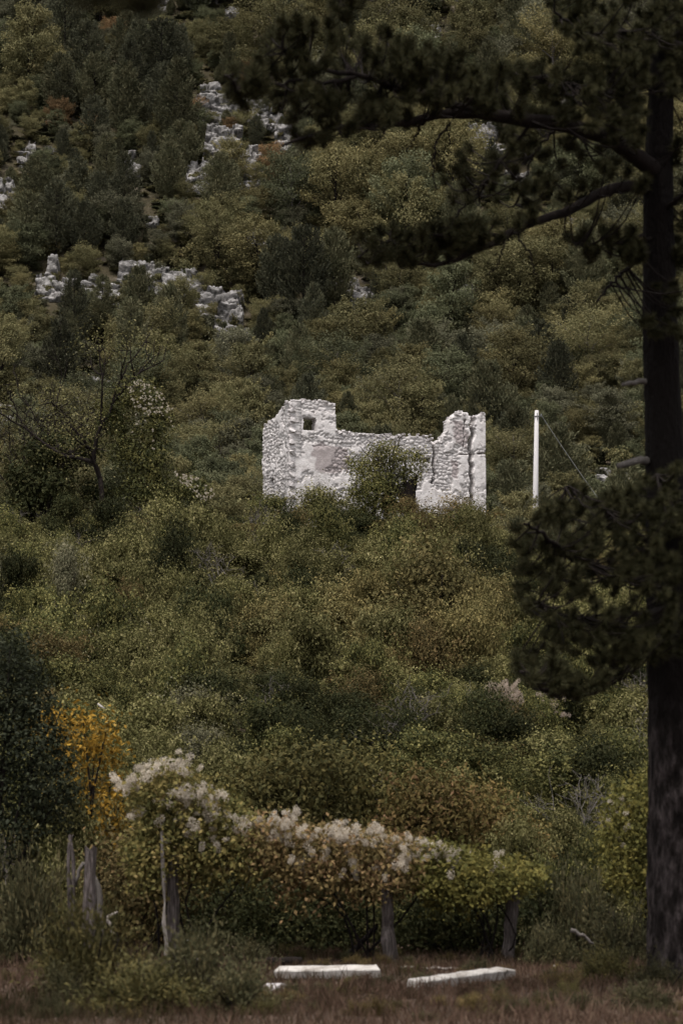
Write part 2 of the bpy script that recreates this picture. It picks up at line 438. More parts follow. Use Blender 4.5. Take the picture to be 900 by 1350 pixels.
def curve(pts, n=10, wob=0.0, r=rng):
    """smooth polyline through control points (Catmull-Rom)"""
    P = np.asarray(pts, float)
    P = np.vstack([2 * P[0] - P[1], P, 2 * P[-1] - P[-2]])
    out = []
    segs = len(P) - 3
    for t in np.linspace(0, segs - 1e-6, n):
        i = int(t); u = t - i
        p0, p1, p2, p3 = P[i:i + 4]
        out.append(0.5 * ((2 * p1) + (-p0 + p2) * u + (2 * p0 - 5 * p1 + 4 * p2 - p3) * u * u + (-p0 + 3 * p1 - 3 * p2 + p3) * u ** 3))
    out = np.array(out)
    if wob: out[1:-1] += r.normal(size=out[1:-1].shape) * wob
    return out

def grow(p, d, length, rad, depth, r, paths, tips, spread=0.7, up=0.15, kids=3, shrink=0.68, wig=0.18, sides=0):
    n = 5
    pts = [np.array(p, float)]; dd = unit(np.array(d, float))
    for k in range(n):
        dd = unit(dd + r.normal(size=3) * wig + np.array([0, 0, up]))
        pts.append(pts[-1] + dd * length / n)
    paths.append((np.array(pts), np.linspace(rad, rad * 0.55, n + 1)))
    if depth == 0:
        tips.append((pts[-1], dd)); tips.append((pts[-3], dd)); return
    for k in range(kids):
        t = r.integers(2, n + 1) if k else n
        nd = unit(dd + r.normal(size=3) * spread)
        grow(pts[t], nd, length * shrink * r.uniform(0.8, 1.15), rad * (0.6 if k else 0.62), depth - 1, r, paths, tips, spread, up, kids, shrink, wig)

def in_poly(poly, n, r):
    poly = np.asarray(poly, float)
    lo, hi = poly.min(0), poly.max(0)
    out = []
    while len(out) < n:
        q = lo + r.random((n * 2, 2)) * (hi - lo)
        inside = np.zeros(len(q), bool)
        j = len(poly) - 1
        for i in range(len(poly)):
            xi, yi = poly[i]; xj, yj = poly[j]
            c = ((yi > q[:, 1]) != (yj > q[:, 1])) & (q[:, 0] < (xj - xi) * (q[:, 1] - yi) / (yj - yi + 1e-12) + xi)
            inside ^= c; j = i
        out.extend(q[inside].tolist())
    return np.array(out[:n])

def lobe_points(lobes, n, r, shell=0.6):
    """points in a union of ellipsoids (cx,cy,cz,rx,ry,rz), denser towards their surfaces; with outward normals"""
    lobes = np.asarray(lobes, float)
    w = lobes[:, 3] * lobes[:, 5]; w = w / w.sum()
    k = r.choice(len(lobes), n, p=w)
    d = unit(r.normal(size=(n, 3)))
    rad = 1 - shell * r.random(n) ** 1.7
    bump = 1 + 0.16 * np.sin(d[:, 0] * 7 + k) * np.sin(d[:, 2] * 6 + 2 * k) + 0.08 * r.normal(size=n)
    P = lobes[k, :3] + d * lobes[k, 3:] * (rad * bump)[:, None]
    cl = vnoise(d[:, 0] * 3 + k * 7.1, d[:, 2] * 3 + d[:, 1] * 2, 4)
    return P, d, cl

# ------------------------------------------------------------------ ground sheet
xs = np.concatenate([np.arange(-160, -40, 6), np.arange(-40, 41, 1.0), np.arange(46, 161, 6)])
ys = np.concatenate([np.arange(-60, 20, 4), np.arange(20, 130, 1.0), np.arange(130, 330, 2.0), np.arange(330, 700, 10)])
GX, GY = np.meshgrid(xs, ys)
GZ = ground_z(GX, GY)
nx = len(xs)
idx = np.arange(GX.size).reshape(GX.shape)
me = mesh_np('ground', np.stack([GX, GY, GZ], -1).reshape(-1, 3), np.stack([idx[:-1, :-1], idx[:-1, 1:], idx[1:, 1:], idx[1:, :-1]], -1).reshape(-1, 4))
tag(link('ground', smooth(me), M['ground']), kind='structure')

# ------------------------------------------------------------------ ruin
RD = 110.0
ANG = R(18)
CORN = at(381, 660, RD)
UF = np.array([math.cos(ANG), math.sin(ANG), 0.0]); UL = np.array([-math.sin(ANG), math.cos(ANG), 0.0])
BASEZ = 12.4
CORN[2] = BASEZ

def on_wall(px, py, o, u):
    r = ray(px, py); n = np.cross(u, [0, 0, 1.0])
    t = np.dot(o - CAM, n) / np.dot(r, n)
    p = CAM + r * t
    return np.dot(p - o, u), p[2] - o[2]

def wall_mesh(name, W, top, holes, cracks, thick, res, plaster, seed, relief=0.055, patches=(), Z0=0.0):
    """a ragged masonry wall: front relief with stones and joints, holes, cracks, a back face and rims"""
    Hmax = max(v for u, v in top) + 0.1
    nu = int(W / res); nv = int(Hmax / res)
    u = np.linspace(0, W, nu + 1); v = np.linspace(Z0, Hmax, nv + 1)
    U, Vv = np.meshgrid(u, v)
    sx = 5.0; sy = 7.0
    wu = U + 0.10 * (fbm(U * 2, Vv * 2, seed) - 0.5); wv = Vv + 0.10 * (fbm(U * 2, Vv * 2, seed + 3) - 0.5)
    f1, f2, cid = worley(wu * sx, wv * sy, seed)
    edge = f2 - f1
    stone = sstep(0.02, 0.35, edge) * (0.6 + 0.7 * cid)
    fine = fbm(U * 9, Vv * 9, seed + 2, 3) - 0.5
    pl = fbm(U * 1.1, Vv * 1.4, seed + 21, 5)
    pm = sstep(0.5 - plaster, 0.56 - plaster, pl)
    coat = pm.copy()
    for (x0, y0, x1, y1, kind) in patches:
        w = 0.75 * (fbm(U * 2.2 + x0, Vv * 2.2, seed + 31, 5) - 0.5)
        ins = sstep(x0 - 0.03, x0 + 0.03, U + w) * sstep(x1 + 0.03, x1 - 0.03, U + w) * sstep(y0 - 0.03, y0 + 0.03, Vv + w) * sstep(y1 + 0.03, y1 - 0.03, Vv + w)
        if kind == 'rubble': pm = pm * (1 - ins); coat = coat * (1 - ins)
        if kind == 'grey': pm = pm * (1 - 0.5 * ins); coat = coat + (2 - coat) * ins
        if kind == 'plaster': pm = np.maximum(pm, ins); coat = np.maximum(coat, ins)
    los = sstep(.60, .66, fbm(U * 2.6, Vv * 3.2, seed + 91, 5)); pm = pm * (1 - .9 * los); coat = np.where(coat <= 1, coat * (1 - .8 * los), coat)
    hgt = (1 - pm) * (relief * (stone - 0.9) - 0.02) + pm * (0.012 * (fbm(U * 4, Vv * 4, seed + 8) - 0.5)) + 0.022 * fine * (1 - 0.4 * pm)
    hgt = hgt + 0.05 * (fbm(U * 0.8, Vv * 0.8, seed + 40) - 0.5)
    crk = np.zeros(U.shape)
    for line, wd in cracks:
        line = np.asarray(line)
        for (a0, b0), (a1, b1) in zip(line[:-1], line[1:]):
            t = np.clip(((U - a0) * (a1 - a0) + (Vv - b0) * (b1 - b0)) / ((a1 - a0) ** 2 + (b1 - b0) ** 2), 0, 1)
            dist = np.hypot(U - a0 - t * (a1 - a0), Vv - b0 - t * (b1 - b0)) + 0.03 * (fbm(U * 8, Vv * 8, seed + 50) - 0.5)
            crk = np.maximum(crk, sstep(wd, wd * 0.45, dist))
    hgt = hgt - 0.42 * crk
    uc = (u[:-1] + u[1:]) / 2; vc = (v[:-1] + v[1:]) / 2
    UC, VC = np.meshgrid(uc, vc)
    tp = np.interp(UC, [q[0] for q in top], [q[1] for q in top])
    tp = tp + 0.05 * (worley(UC * 5, UC * 0 + 0.5 + seed, seed)[2] - 0.5)
    act = VC < tp
    for (x0, y0, x1, y1) in holes:
        w = 0.05 * (fbm(UC * 6, VC * 6, seed + 61) - 0.5)
        act &= ~((UC + w > x0) & (UC + w < x1) & (VC + w > y0) & (VC + w < y1))
    kc = (crk[:-1, :-1] + crk[1:, 1:] + crk[:-1, 1:] + crk[1:, :-1]) / 4
    act &= ~((kc > .62) & (VC > 1.2))
    back = -thick + 0.05 * (stone - 0.5)
    nV = (nu + 1) * (nv + 1)
    VF = np.stack([U, hgt, Vv], -1).reshape(-1, 3); VB = np.stack([U, back, Vv], -1).reshape(-1, 3)
    idx = np.arange(nV).reshape(nv + 1, nu + 1)
    a = idx[:-1, :-1]; b_ = idx[:-1, 1:]; c = idx[1:, 1:]; d = idx[1:, :-1]
    fs = [np.stack([a, b_, c, d], -1)[act], np.stack([d, c, b_, a], -1)[act] + nV]
    cc = (coat[:-1, :-1] + coat[1:, 1:]) / 2
    cc = np.where((crk[:-1, :-1] + crk[1:, 1:]) / 2 > 0.4, 0, cc)
    ts = [cc[act], np.zeros(act.sum())]
    pad = np.pad(act, 1)
    for (dj, di, e0, e1) in ((0, -1, d, a), (0, 1, b_, c), (-1, 0, a, b_), (1, 0, c, d)):
        nb = pad[1 + dj:1 + dj + nv, 1 + di:1 + di + nu]
        m_ = act & ~nb
        fs.append(np.stack([e1, e0, e0 + nV, e1 + nV], -1)[m_]); ts.append(np.zeros(m_.sum()))
    return mesh_np(name, np.concatenate([VF, VB]), np.concatenate(fs), np.concatenate(ts))

def frame(o, u):
    """wall frame: local x along the wall, local -y is the back of the wall seen from outside"""
    n = np.cross(u, [0, 0, 1.0])       # outward normal
    return n

front_px = [(379, 531), (385, 527), (398, 527), (412, 528), (426, 528), (434, 530), (441, 533), (442.5, 548), (441.5, 563), (446, 568), (462, 569), (480, 572),
            (505, 573), (522, 576), (540, 575), (552, 575), (561, 578), (568, 583), (573, 589), (576, 583), (583, 577), (590, 567), (589.5, 558), (594, 550), (603, 543), (612, 543), (620, 546), (627, 549), (633, 545), (640.5, 545)]
FT = [on_wall(x, y, CORN, UF) for x, y in front_px]
FW = on_wall(640, 600, CORN, UF)[0]
fp = lambda x, y: on_wall(x, y, CORN, UF)
ruin = thing('stone_ruin', CORN, 'roofless white stone ruin with small window and cracked gable on the hill brow', 'ruin')

WALLM = {}
def put_wall(name, me, o, u, parent, label=None):
    ob = link(name, me, M['masonry'], parent)
    n = np.cross(u, [0, 0, 1.0])
    # local x -> u, local y -> outward normal n, local z -> up
    mw = Matrix(((u[0], n[0], 0, o[0] - CORN[0]), (u[1], n[1], 0, o[1] - CORN[1]), (0, 0, 1, o[2] - CORN[2]), (0, 0, 0, 1)))
    ob.matrix_local = mw; WALLM[ob.name] = mw
    if label: ob['label'] = label
    return ob

w0 = fp(400, 567); w1 = fp(416.5, 551)
n0 = fp(557, 610); n1_ = fp(567, 603)
zig = lambda pts: [fp(x, y) for x, y in pts]
crack1 = zig([(620, 545), (624, 553), (621, 562), (624, 572), (620, 582), (619, 592), (621, 602), (619.5, 608), (622, 615), (620, 624), (623, 635), (621, 645), (622, 655), (621, 668)])
crack2 = zig([(572, 586), (573, 600), (571, 612), (573, 625), (570, 636)])
crack3 = zig([(588, 597), (600, 598), (612, 599), (621, 599), (640, 597)])
crack4 = zig([(613, 553), (611, 567), (612, 580), (610, 590)])
pt = []
for (x0, y0, x1, y1, kd) in [(388, 583, 460, 574, 'rubble'), (442, 586, 572, 566, 'rubble'), (414, 622, 462, 585, 'grey'), (574, 650, 590, 585, 'rubble'), (588, 600, 640, 592, 'rubble'),
                             (440, 690, 500, 648, 'rubble'), (384, 573, 442, 535, 'plaster'), (592, 592, 640, 550, 'plaster'), (592, 670, 640, 602, 'plaster'), (384, 650, 440, 590, 'plaster'),
                             (595, 590, 618, 556, 'grey'), (607, 660, 616, 640, 'rubble'), (593, 630, 606, 606, 'grey'), (381, 540, 442, 527, 'rubble')]:
    p0 = fp(x0, y0); p1 = fp(x1, y1)
    pt.append((p0[0], p0[1], p1[0], p1[1], kd))
fw = put_wall('front_wall', wall_mesh('front_wall', FW, FT, [(w0[0], w0[1], w1[0], w1[1]), (n0[0], n0[1], n1_[0], n1_[1])],
              [(crack1, 0.105), (crack2, 0.07), (crack3, 0.018), (crack4, 0.022)], 0.55, 0.032, 0.06, 5, patches=pt), CORN, UF, ruin)
# left wall: runs back from the near corner; its outside faces left
LL = abs(on_wall(345.5, 600, CORN, UL)[0])
LEND = CORN + UL * LL
lp = lambda x, y: (LL - on_wall(x, y, CORN, UL)[0], on_wall(x, y, CORN, UL)[1])
LT = sorted([lp(x, y) for x, y in [(345.5, 566), (349, 560), (353, 556), (358, 553), (361, 553), (364, 549), (367, 544), (372, 538), (377, 532), (380.6, 528)]])
dw = lp(355, 652); dw1 = lp(359.5, 629)
lw = put_wall('side_wall', wall_mesh('side_wall', LL - 0.0, LT, [(dw[0], 0.2, dw1[0], dw1[1])], [], 0.5, 0.035, -0.12, 77, relief=0.075), LEND + np.cross(-UL, [0, 0, 1.0]) * 0.004, -UL, ruin)
# back and right walls, broken down low
BT = [(0, 3.2), (1.5, 2.9), (3, 2.3), (5, 2.5), (6.5, 2.1), (FW, 2.6)]
bw = put_wall('back_wall', wall_mesh('back_wall', FW, BT, [], [], 0.5, 0.08, 0.0, 99), LEND + UF * FW, -UF, ruin)
RT = [(0, 4.2), (1.0, 3.4), (2, 2.9), (LL, 2.5)]
rw = put_wall('end_wall', wall_mesh('end_wall', LL, RT, [], [], 0.5, 0.08, 0.0, 98), CORN + UF * (FW - 0.004), UL, ruin)

def rock_mesh(name, seed, sub=2, amp=0.22, box=0.5):
    bm = bmesh.new()
    bmesh.ops.create_icosphere(bm, subdivisions=sub, radius=1)
    off = Vector((seed * 3.7, seed * 1.3, seed * 2.1))
    for v in bm.verts:
        p = v.co.copy()
        q = Vector([math.copysign(abs(c) ** box, c) for c in p])
        k = 1 + amp * mnoise.noise(p * 1.3 + off) + amp * 0.5 * mnoise.noise(p * 3.1 + off)
        v.co = q * k * 0.6
    me = bpy.data.meshes.new(name); bm.to_mesh(me); bm.free()
    return me

def chip_mesh(name, seed):
    r = np.random.default_rng(seed)
    bm = bmesh.new()
    for k in range(20):
        p = r.uniform(-.5, .5, 3); a = r.integers(3); p[a] = math.copysign(.5, p[a]); p *= r.uniform(.82, 1.08)
        bm.verts.new(p)
    ret = bmesh.ops.convex_hull(bm, input=bm.verts[:])
    bmesh.ops.delete(bm, geom=[v for v in bm.verts if not v.link_faces], context='VERTS')
    me = bpy.data.meshes.new(name); bm.to_mesh(me); bm.free()
    return me
stones = [chip_mesh('stone', 3 + k) for k in range(9)]
slist = []
def add_stone(o, u, uu, vv, ww, s):
    n = np.cross(u, [0, 0, 1.0])
    p = o + u * uu + n * ww + np.array([0, 0, vv])
    slist.append((p, s, math.atan2(u[1], u[0]), fw if abs(u[0]) > .5 else lw))
r = np.random.default_rng(5)
for (o, u, T, W) in ((CORN, UF, FT, FW), (LEND, -UL, LT, LL)):                 # cap stones along the broken tops
    uu = 0.0
    while uu < W:
        s = r.uniform(0.09, 0.18)
        tv = np.interp(uu, [q[0] for q in T], [q[1] for q in T])
        for ww in (-0.08, -0.30, -0.48):
            if r.random() < 0.85:
                add_stone(o, u, uu + r.uniform(-0.05, 0.05), tv + r.uniform(-0.10, 0.03), ww + r.uniform(-0.05, 0.05), (s * r.uniform(0.9, 1.4), s * 1.1, s * r.uniform(0.5, 0.9)))
        uu += s * 1.0
zz = 1.5
k = 0
while zz < FT[1][1] - 0.1:                                                      # quoins at the near corner
    h_ = r.uniform(0.17, 0.26)
    lu = 0.42 if k % 2 else 0.24
    add_stone(CORN, UF, lu * 0.42, zz + h_ / 2, -0.11, (lu * r.uniform(0.9, 1.1), 0.27, h_ * 0.92))
    add_stone(LEND, -UL, LL - 0.12, zz + h_ / 2, -0.12, (0.3 if k % 2 else 0.45, 0.28, h_ * 0.9))
    zz += h_; k += 1
zz = 1.5
while zz < FT[-1][1] - 0.1:
    h_ = r.uniform(0.18, 0.28)
    if r.random() < 0.6: add_stone(CORN, UF, FW - 0.16, zz + h_ / 2, -0.125, (r.uniform(0.25, 0.42), 0.27, h_ * 0.9))
    zz += h_
for _ in range(420):                                                            # rubble proud of the side wall
    uu = r.uniform(0.05, LL - 0.25); tv = np.interp(uu, [q[0] for q in LT], [q[1] for q in LT])
    vv = r.uniform(1.2, tv - 0.05)
    if dw[0] - 0.1 < uu < dw1[0] + 0.1 and vv < dw1[1] + 0.1: continue
    s = r.uniform(0.07, 0.15)
    add_stone(LEND, -UL, uu, vv, -0.075, (s * 1.3, s * 0.9, s * 0.75))
for (x0, y0, x1, y1, n) in ((390, 576, 458, 582, 46), (445, 572, 570, 584, 130), (575, 585, 588, 645, 60), (588, 593, 638, 598, 16), (445, 645, 495, 675, 80), (560, 600, 572, 640, 10)):
    for _ in range(n):
        q = fp(r.uniform(x0, x1), r.uniform(y0, y1)); s = r.uniform(0.06, 0.14)
        add_stone(CORN, UF, q[0], q[1], -0.07, (s * 1.4, s * 0.8, s * 0.75))
slist.sort(key=lambda q: -q[1][0] * q[1][2])
joined = [[], []]; vo = 0
for k, (p, s, az, wall) in enumerate(slist):
    e = Euler((r.uniform(-0.12, 0.12), r.uniform(-0.15, 0.15), az + r.uniform(-0.15, 0.15)))
    if k < 300:
        ob = link('stone', stones[k % 9], M['stone'], wall)
        ob.matrix_local = WALLM[wall.name].inverted() @ Matrix.LocRotScale(Vector(p - CORN), e, Vector(s))
    else:
        me = stones[k % 9]
        mt = Matrix.LocRotScale(Vector(p - CORN), e, Vector(s))
        joined[0].extend([mt @ v.co for v in me.vertices]); joined[1].extend([tuple(i + vo for i in f.vertices) for f in me.polygons]); vo += len(me.vertices)
if joined[0]:
    tag(link('small_rubble', mesh_np('small_rubble', joined[0], faces=joined[1]), M['stone'], ruin), kind='stuff')

# ------------------------------------------------------------------ pole and wire
PD = 130.0
p0 = at(703.5, 690, PD); p0[2] = float(ground_z(p0[0], PD)); p1 = at(707, 542, PD)
pole = thing('utility_pole', p0, 'white concrete utility pole standing right of the ruin', 'pole')
link('pole_shaft', tube_mesh('pole_shaft', [([[0, 0, -0.3], list((p1 - p0) * 0.5), list(p1 - p0), list(p1 - p0 + np.array([0, 0, 0.03]))], [0.15, 0.125, 0.095, 0.07])], 10), M['pole'], pole)
top = p1 - p0
link('bracket', tube_mesh('bracket', [([top + [-0.14, -0.09, -0.25], top + [0.2, -0.09, -0.25]], [0.025, 0.025]), ([top + [0.02, -0.1, -0.42], top + [0.02, -0.1, -0.1]], [0.022, 0.022])], 6), M['metal'], pole)
link('insulator', tube_mesh('insulator', [([top + [0.2, -0.09, -0.27], top + [0.2, -0.09, -0.21], top + [0.2, -0.09, -0.14]], [0.03, 0.045, 0.02])], 8), M['metal'], pole)
wa = p1 + np.array([0.2, -0.09, -0.2]); wb = at(1010, 930, 96)
tt = np.linspace(0, 1, 24)[:, None]
wp = wa + (wb - wa) * tt - np.array([0, 0, 1.0]) * (4 * 0.5 * tt * (1 - tt))
wob = link('overhead_wire', tube_mesh('overhead_wire', [(wp, np.full(24, 0.010))], 4), M['metal'])
tag(wob, 'thin grey wire slanting down to the right from the pole top', 'wire')

# ------------------------------------------------------------------ limestone crags on the mountain
blocks = []
for k in range(8):
    bm = bmesh.new()
    bmesh.ops.create_cube(bm, size=1)
    bmesh.ops.subdivide_edges(bm, edges=bm.edges[:], cuts=5, use_grid_fill=True)
    off = Vector((k * 5.1, k * 2.7, k * 9.3))
    for v in bm.verts:
        p = v.co.copy()
        lay = math.floor((p.z + 0.12 * mnoise.noise(p * 2 + off)) * 5.0)
        st = 0.12 * (mnoise.noise(Vector((lay * 3.3, k, 0.5))) )
        cell = mnoise.cell(Vector((p.x * 3.3, p.y * 3.3, lay * 0.7)) + off) * 0.20 - .12 * abs(mnoise.noise(Vector((p.x * 4, p.y * 4, p.z * 1.2)) + off))
        q = p * (1 + st + cell - 0.08)
        q.z = p.z * (1 + 0.15 * mnoise.noise(p * 1.5 + off))
        q += Vector((mnoise.noise(p * 3 + off), mnoise.noise(p * 3 + off * 2), mnoise.noise(p * 3 + off * 3))) * 0.07
        v.co = q * 1.05
    me = bpy.data.meshes.new('rock_block'); bm.to_mesh(me); bm.free()
    blocks.append(me)

ROCKS = []      # pixel boxes kept free of trees
def rock_face(W, H, seed, r):
    """a fractured cliff patch: ragged outline, joints, ledges, real thickness"""
    res = 0.11
    nu = max(4, int(W / res)); nv = max(4, int(H / res))
    u = np.linspace(0, W, nu + 1); v = np.linspace(0, H, nv + 1)
    U, V = np.meshgrid(u, v)
    wu = U + .5 * (fbm(U * .7, V * .7, seed) - .5) + .18 * V; wv = V + .5 * (fbm(U * .7 + 9, V * .7, seed) - .5)
    f1, f2, c1 = worley(wu / 1.5, wv / .7, seed)
    g1, g2, c2 = worley(wu / .62, wv / .26, seed + 3)
    y = .75 * (c1 - .5) + .22 * (c2 - .5) - .5 * sstep(.13, .0, f2 - f1) - .14 * sstep(.18, 0, g2 - g1) + .30 * (fbm(U * .9, V * .9, seed + 6, 5) - .5) + .7 * sstep(.55, 0, V / H)
    uc = (u[:-1] + u[1:]) / 2; vc = (v[:-1] + v[1:]) / 2
    UC, VC = np.meshgrid(uc / W * 2 - 1, vc / H * 2 - 1)
    X, Y = np.meshgrid(uc, vc)
    act = (np.abs(UC) ** 3 + np.clip(np.abs(VC), 0, 1) ** 3) ** (1 / 3) + .85 * (fbm(X * .6, Y * .6, seed + 11, 4) - .5) + .25 * (worley(X / .7, Y / .5, seed)[2] - .5) < 1.03
    if act.sum() < 8: act[:] = True
    n0_ = (nu + 1) * (nv + 1)
    VF = np.stack([U, -y, V], -1).reshape(-1, 3); VB = np.stack([U, U * 0 + 2.2, V], -1).reshape(-1, 3)
    VF[:, 0] -= W / 2; VB[:, 0] -= W / 2
    idx = np.arange(n0_).reshape(nv + 1, nu + 1)
    a, b_, c, d = idx[:-1, :-1], idx[:-1, 1:], idx[1:, 1:], idx[1:, :-1]
    fs = [np.stack([a, b_, c, d], -1)[act]]
    pad = np.pad(act, 1)
    for (dj, di, e0, e1) in ((0, -1, d, a), (0, 1, b_, c), (-1, 0, a, b_), (1, 0, c, d)):
        m_ = act & ~pad[1 + dj:1 + dj + nv, 1 + di:1 + di + nu]
        fs.append(np.stack([e1, e0, e0 + n0_, e1 + n0_], -1)[m_])
    return mesh_np('rock_face', np.concatenate([VF, VB]), np.concatenate(fs))

def crag(label, boxes, bw=16, bh=11, seed=1, fill=0.85):
    r = np.random.default_rng(seed)
    cx = np.mean([(q[0] + q[2]) / 2 for q in boxes]); cy = max(q[3] for q in boxes)
    base = hit(cx, cy)
    t = thing('rock_outcrop', base, label, 'rock', 'limestone outcrops on the mountain')
    for i, (x0, y0, x1, y1) in enumerate(boxes):
        ROCKS.append((x0, y0, x1, y1))
        g = hit((x0 + x1) / 2, y1); s = mpp(g[1])
        lean = R(r.uniform(20, 32))
        W = (x1 - x0) * s * 1.22; H = (y1 - y0) * s * 1.25 / math.cos(lean)
        ob = link('rock_face', rock_face(W, H, seed * 31 + i * 7, r), M['rock'], t)
        ob.location = tuple(g - base + np.array([0, -.3, -.15 * H * .5]))
        ob.rotation_euler = (-lean, R(r.uniform(-4, 8)), R(r.uniform(-14, 14)))
        for k in range(r.integers(1, 4)):                        # loose blocks at its foot and rim
            px = r.uniform(x0, x1); py = y1 + r.uniform(-4, 3); q = hit(px, py)
            ob = link('rock_block', blocks[r.integers(8)], M['rock'], t)
            ob.location = tuple(q - base); e_ = r.uniform(.2, .42); ob.scale = (e_ * 1.3, e_, e_ * .8); ob.rotation_euler = (r.uniform(-.4, .4), r.uniform(-.4, .4), r.uniform(0, 3))
    return t

crag('split grey limestone crag high on the mountain left of the pine bough', [(258, 126, 352, 172), (266, 162, 306, 240), (308, 184, 348, 254), (248, 208, 274, 256)], 17, 10, 3)
crag('pale rock rib half behind the tip of the long pine bough', [(348, 136, 374, 178), (362, 168, 382, 208)], 11, 9, 4)
crag('broken knob of rock just above the split crag', [(266, 110, 290, 132)], 10, 9, 24)
crag('long pale limestone ledge stepping down above the bare twiggy tree', [(158, 346, 216, 386), (196, 358, 254, 402), (242, 382, 312, 424), (282, 404, 314, 452)], 15, 9, 5)
crag('low pale rock shelf left of the long stepped ledge', [(52, 366, 122, 397)], 13, 8, 6)
crag('rounded pale rock between the low shelf and the stepped ledge', [(118, 368, 166, 405)], 13, 9, 7)
crag('upright narrow rock above the low shelf', [(57, 340, 70, 376)], 10, 11, 8)
crag('small square rock below the right end of the stepped ledge', [(318, 430, 330, 448)], 9, 8, 9)
crag('pale rock patch in the dark wood near the left edge', [(20, 190, 46, 206), (26, 204, 40, 220), (60, 196, 72, 206)], 11, 8, 10)
crag('grey rock spire standing alone in the dark wood', [(170, 200, 178, 212), (166, 212, 184, 242)], 11, 11, 11)
crag('rock face cut by the left edge of the upper wood', [(-20, 236, 8, 282)], 12, 11, 12)
crag('pale rock wall at the left edge beside the bare twiggy tree', [(-20, 530, 14, 600)], 13, 11, 13)
crag('low white ledge behind the vine-draped tree', [(98, 500, 146, 518)], 13, 8, 14)
crag('small flat white rock left of the ruin', [(236, 549, 258, 560)], 11, 7, 15)
crag('grey slab below the tip of the second pine bough', [(440, 366, 466, 384), (452, 378, 492, 394), (462, 392, 480, 412)], 13, 9, 16)
crag('grey rock among yellow trees right below the split crag', [(328, 302, 352, 330)], 12, 9, 17)
crag('small pale rock in the wood left of the yellow trees', [(194, 284, 206, 300)], 9, 8, 18)
crag('white scree slope between the white pole and the pine trunk', [(784, 614, 800, 640), (788, 636, 806, 668), (800, 664, 818, 688), (824, 622, 846, 644), (770, 634, 782, 644)], 8, 6, 19, fill=0.7)
crag('white rock band behind the upper pine boughs', [(612, 165, 650, 196), (640, 188, 664, 206)], 13, 10, 20, fill=0.7)
crag('pale rock seen through the pine twigs between the two boughs', [(668, 222, 700, 246), (630, 240, 646, 262)], 12, 9, 21, fill=0.7)
crag('pale rocks beside the pine trunk above the main bough', [(738, 128, 758, 142), (814, 134, 850, 150)], 12, 9, 22, fill=0.75)
crag('scattered pale rock at the top edge left of the pine', [(206, -10, 218, 16), (298, 12, 314, 30)], 9, 9, 23)
crag('pale rock streak at the top edge above the long bough', [(566, 36, 580, 60), (596, -8, 632, 8)], 10, 8, 25, fill=0.75)
crag('small pale rock under the second pine bough', [(604, 375, 622, 396), (742, 286, 758, 310)], 10, 9, 26, fill=0.8)
crag('little rocks on the slope behind the base of the white pole', [(652, 660, 672, 672), (712, 646, 722, 660)], 8, 6, 27, fill=0.7)

# ------------------------------------------------------------------ trees of the mountain wood
def broad_crown(seed, H, Rr, nl, leaf, name):
    r = np.random.default_rng(seed); c = Cloud(); paths = []
    paths.append((curve([[0, 0, -0.4], [r.normal() * .08, r.normal() * .08, H * .4], [r.normal() * .15, r.normal() * .15, H * .92]], 7), np.linspace(0.11, 0.02, 7)))
    nb = 54
    az = 0
    for k in range(nb):
        t = (k + r.random()) / nb
        z0 = H * (0.08 + 0.82 * t); az += 2.4 + r.normal() * 0.3
        prof = math.sin(math.pi * min(1, 0.22 + 0.74 * t)) ** 0.8
        ln = Rr * prof * r.uniform(0.7, 1.15) + 0.15
        dx, dy = math.cos(az), math.sin(az)
        rise = r.uniform(0.35, 1.0) + 0.5 * t
        m_ = max(12, int(nl / nb * (0.4 + ln / Rr)))
        s = 0.25 + 0.8 * r.random(m_) ** 0.7
        lat = r.normal(size=m_) * 0.26 * ln * (0.35 + s * 0.5)
        zz = z0 + s * ln * rise - 0.28 * ln * s ** 2 + r.normal(size=m_) * 0.07 * (1 + ln * .3)
        P = np.stack([dx * s * ln - dy * lat, dy * s * ln + dx * lat, zz], 1)
        nr = np.tile([dx * 0.35, dy * 0.35, 1.0], (m_, 1))
        o = np.tile([dx, dy, 0.3], (m_, 1)) * 1.0
        tn = 0.22 + 0.4 * r.random() + 0.38 * r.random(m_)
        c.leaves(P, nr, leaf, leaf * 0.55, r, 0.55, 0.05, tn * 0.9, o)
        if k % 3 == 0:
            paths.append((curve([[0, 0, z0 - .1], [dx * ln * .5, dy * ln * .5, z0 + ln * .5 * rise], [dx * ln * .9, dy * ln * .9, z0 + ln * .9 * rise - .2 * ln]], 5), np.linspace(0.035, 0.008, 5)))
    return c.mesh(name + '_crown'), tube_mesh(name + '_trunk', paths, 5)

